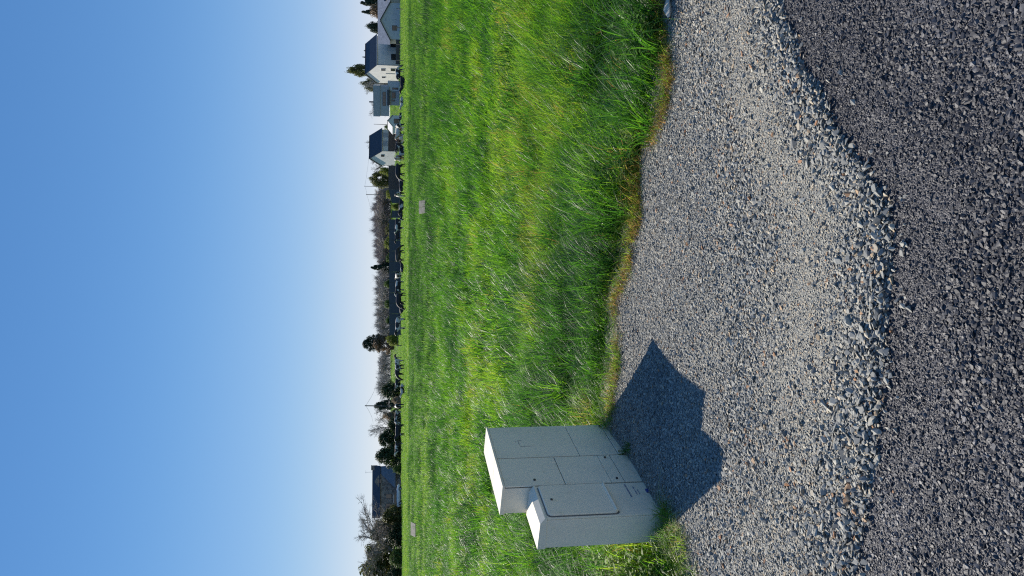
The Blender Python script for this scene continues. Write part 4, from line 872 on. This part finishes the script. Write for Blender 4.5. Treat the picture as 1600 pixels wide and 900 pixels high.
def bare(label, u, wpx, vtop, Y, m=None, group=None):
    loc, H_ = place(u, vtop, Y); t_, c_, wd = BIGBARE if wpx > 55 else BARE[rnd.randrange(4)]; root = tag(empty('bare_tree', loc, rnd.uniform(0, 6.28)), label, 'tree', group); s = wpx * Y / FPX / wd * 1.12
    for nm, me in (('trunk', t_), ('crown', c_)):
        o = link(nm, me, root); o.scale = (s, s, H_)
        if nm == 'crown' and m: o.material_slots[0].link = 'OBJECT'; o.material_slots[0].material = m
    return root
# behind the houses
leafy('conifer', 'tall dark conifer at the photo border behind the grey house', 'tree', 896, 26, 561, 205, 'cone', 'conifer')
leafy('conifer', 'dark conifer next to the border one, over the grey house roof', 'tree', 882, 18, 563, 208, 'cone', 'conifer')
leafy('beech_hedge', 'tall brown leafed hedge behind the roof of the grey house', 'hedge', 884, 40, 574, 196, 'bush', 'brown')
leafy('conifer', 'broad dark conifer between the grey house and the tall white house', 'tree', 858, 22, 571, 190, 'round', 'conifer')
for u, w, v, t_ in ((832, 16, 572, 'nearest the grey house'), (821, 13, 567, 'in the middle of the row'), (811, 12, 566, 'nearest the olive tree')): leafy('conifer', 'small dark conifer rising over the tall white house roof, ' + t_, 'tree', u, w, v, 190, 'cone', 'conifer')
leafy('leafy_tree', 'olive green feathery tree behind the sunlit gable of the tall house', 'tree', 791, 24, 547, 188, 'column', 'olive')
leafy('leafy_tree', 'grey green budding tree between the tall house and the modern house', 'tree', 768, 26, 561, 192, 'round', 'greygreen'); bare('pale bare tree in front of the budding tree by the modern house', 772, 24, 563, 186, M_TWIGP)
bare('small bare tree over the flat roof of the modern house', 739, 24, 575, 215)
leafy('shrub', 'green shrub behind the garage by the thin pole', 'shrub', 701, 16, 598, 182, 'bush', 'green')
bare('faint bare tree top showing over the slate roof', 681, 16, 568, 225)
bare('brown bare tree beside the white gable of the slate roofed house', 643, 22, 576, 215, M_TWIGB)
leafy('leafy_tree', 'rounded grey green tree between the poles and the white gable', 'tree', 620, 31, 575, 210, 'round', 'olive')
leafy('shrub', 'yellow green bush below the rounded tree near the white gable', 'shrub', 633, 20, 590, 190, 'bush', 'lime'); leafy('shrub', 'yellow green bush between the two power poles', 'shrub', 596, 24, 601, 182, 'bush', 'lime')
leafy('hedge', 'low green hedge between the short dark fences', 'hedge', 577, 15, 610, 160, 'bush', 'lime')
G1 = 'bare brown trees of the dense wood'
for i, (u, w, v) in enumerate(((600, 30, 590), (586, 36, 585), (571, 36, 580), (555, 34, 582), (539, 34, 584), (523, 32, 585), (508, 32, 587), (493, 30, 588), (578, 34, 588), (562, 34, 588), (546, 34, 590), (530, 34, 591), (515, 30, 592), (500, 30, 593))):
    bare('bare brown tree in the dense wood between the power pole and the small conifer', u, w, v, 228 + (i % 3) * 6, M_TWIGB if i % 3 else None, G1)
for u, w, v, lf, t_ in ((541, 24, 600, 'olive', 'olive bush at the start of the long fence below the dense wood'), (520, 26, 598, 'lime', 'bright green bush behind the long fence below the dense wood'), (497, 20, 601, 'green', 'green bush behind the long fence nearest the small conifer'),
                        (456, 18, 598, 'green', 'green bush behind the long fence just past the small conifer'), (424, 22, 599, 'green', 'green bush behind the middle of the bare pale trees'), (399, 18, 601, 'green', 'green bush behind the long fence nearest the big conifer')):
    leafy('shrub', t_, 'shrub', u, w, v, 205, 'bush', lf)
leafy('conifer', 'small pointed conifer standing over the long fence among bare trees', 'tree', 482, 20, 578, 232, 'cone', 'conifer')
G2 = 'pale bare trees behind the long fence'
for i, (u, w, v) in enumerate(((468, 28, 586), (454, 28, 586), (440, 30, 584), (426, 28, 585), (412, 28, 584), (398, 28, 585), (385, 26, 585), (376, 24, 588))):
    bare('pale leafless tree behind the long anthracite fence, between the two conifers', u, w, v, 224 + (i % 3) * 5, (None, M_TWIGP)[i % 2], G2)
leafy('conifer', 'big dark round topped conifer standing alone beyond the long fence', 'tree', 363, 30, 566, 212, 'dome', 'conifer', lift=.45)
leafy('shrub', 'brown leafless thicket round the foot of the big conifer', 'shrub', 363, 34, 585, 209, 'column', 'brown'); leafy('shrub', 'yellow green bush at the end of the long fence', 'shrub', 369, 22, 601, 176, 'bush', 'lime')
G3 = 'thin bare trees against the sky'
for i, (u, w, v) in enumerate(((346, 22, 590), (335, 22, 590), (324, 24, 589), (313, 24, 590))): bare('thin bare tree on the open skyline between the big conifer and the dark hedge', u, w, v, 232 + i * 3, (None, M_TWIGP)[i % 2], G3)
bare('taller grey bare tree just over the dark evergreen hedge', 299, 30, 584, 205); bare('grey bare tree behind the dark evergreen hedge beside the ivy pole', 283, 28, 587, 200)
leafy('evergreen_hedge', 'dark evergreen hedge between the thin bare trees and the ivy pole', 'hedge', 290, 38, 595, 158, 'dome', 'dark')
leafy('ivy_clump', 'black green ivy clump around the foot of the power pole', 'ivy', 266, 20, 588, 151, 'column', 'conifer')
leafy('shrub', 'pale tan shrub at the foot of the dark evergreen hedge', 'shrub', 274, 16, 610, 146, 'bush', 'tan'); leafy('shrub', 'tan dry shrub between the ivy pole and the lone bare tree', 'shrub', 249, 20, 595, 154, 'bush', 'tan')
bare('lone tall bare tree with fan shaped top between ivy pole and evergreens', 233, 30, 574, 160); bare('grey bare tree just behind the tan dry shrub', 252, 26, 582, 180)
leafy('shrub', 'dark green bush below the lone tall bare tree', 'shrub', 238, 28, 603, 150, 'bush', 'dark')
leafy('evergreen_hedge', 'tall dark evergreen clump on the side of the lone bare tree', 'hedge', 214, 42, 591, 150, 'dome', 'dark'); leafy('evergreen_hedge', 'tall dark evergreen clump reaching to the farmhouse chimney', 'hedge', 186, 44, 586, 147, 'dome', 'dark')
leafy('shrub', 'light green shrub against the farmhouse lean to', 'shrub', 166, 16, 612, 141, 'bush', 'green')
leafy('shrub', 'rounded brown green bush covering the far corner of the farmhouse', 'shrub', 92, 42, 597, 140, 'dome', 'olive')
bare('brown bare tree growing behind the rounded bush by the farmhouse', 72, 62, 577, 140, M_TWIGB); bare('large spreading bare tree at the photo foot', 28, 84, 553, 136); bare('large bare tree cut by the photo border at the photo foot', -14, 84, 551, 140, M_TWIGB)
leafy('shrub', 'dark thicket under the brown bare tree near the farmhouse', 'shrub', 62, 46, 604, 137, 'bush', 'dark'); leafy('shrub', 'bright green shrub under the large spreading bare tree', 'shrub', 27, 34, 606, 132, 'bush', 'green'); leafy('shrub', 'dark thicket at the photo border under the cut bare tree', 'shrub', 0, 40, 602, 136, 'bush', 'dark')

# far wood that reads as one mass behind the separate trees
def far_wood(name, label, u0, u1, Y, tops, n, m, dens):
    mb = MB(); rr = random.Random(hash(label) % 1000 if False else len(label))
    for _ in range(n):
        u = rr.uniform(u0, u1); i = (u - u0) / (u1 - u0) * (len(tops) - 1); i0 = min(len(tops) - 2, int(i)); vt = tops[i0] + (tops[i0 + 1] - tops[i0]) * (i - i0)
        y = Y + rr.uniform(-4, 8); t = at_depth(u, vt, y); z0 = float(terrain(t.x, y)); H_ = (t.z - z0) * (.80 + .2 * math.sin(u * .55) * math.sin(u * .21 + 1))
        z = z0 + H_ * rr.random() ** dens; L = rr.uniform(.7, 2.0); dx, dy = rr.gauss(0, .38), rr.gauss(0, .3); w = rr.uniform(.02, .045)
        a = Vector((t.x, y, z)); mb.add([a + Vector((-w, 0, 0)), a + Vector((w, 0, 0)), a + Vector((dx * L, dy * L, L))], [(0, 1, 2)])
    tag(mb.build(name, m), label, 'wood', kind='stuff')
far_wood('distant_wood', 'dense brown grey mass of twigs of the leafless wood', 486, 606, 240, [593, 588, 583, 587, 582, 580, 586, 581, 588, 594], 15000, M_TWIGB, .9)
far_wood('distant_copse', 'thin pale mass of twigs behind the long fence', 372, 478, 240, [590, 586, 586, 586, 588], 6500, M_TWIG, 1.1)
far_wood('distant_thicket', 'thin pale twigs of the far hedge on the open skyline', 286, 350, 250, [588, 592, 592, 594], 2500, M_TWIG, 1.1)

leafy('leafy_tree', 'full olive green tree with ivy and fine twigs beside the rounded bush', 'tree', 62, 60, 577, 146, 'round', 'olive')
leafy('leafy_tree', 'dull olive tree filling the photo foot behind the large spreading bare tree', 'tree', 14, 80, 560, 150, 'round', 'olive')
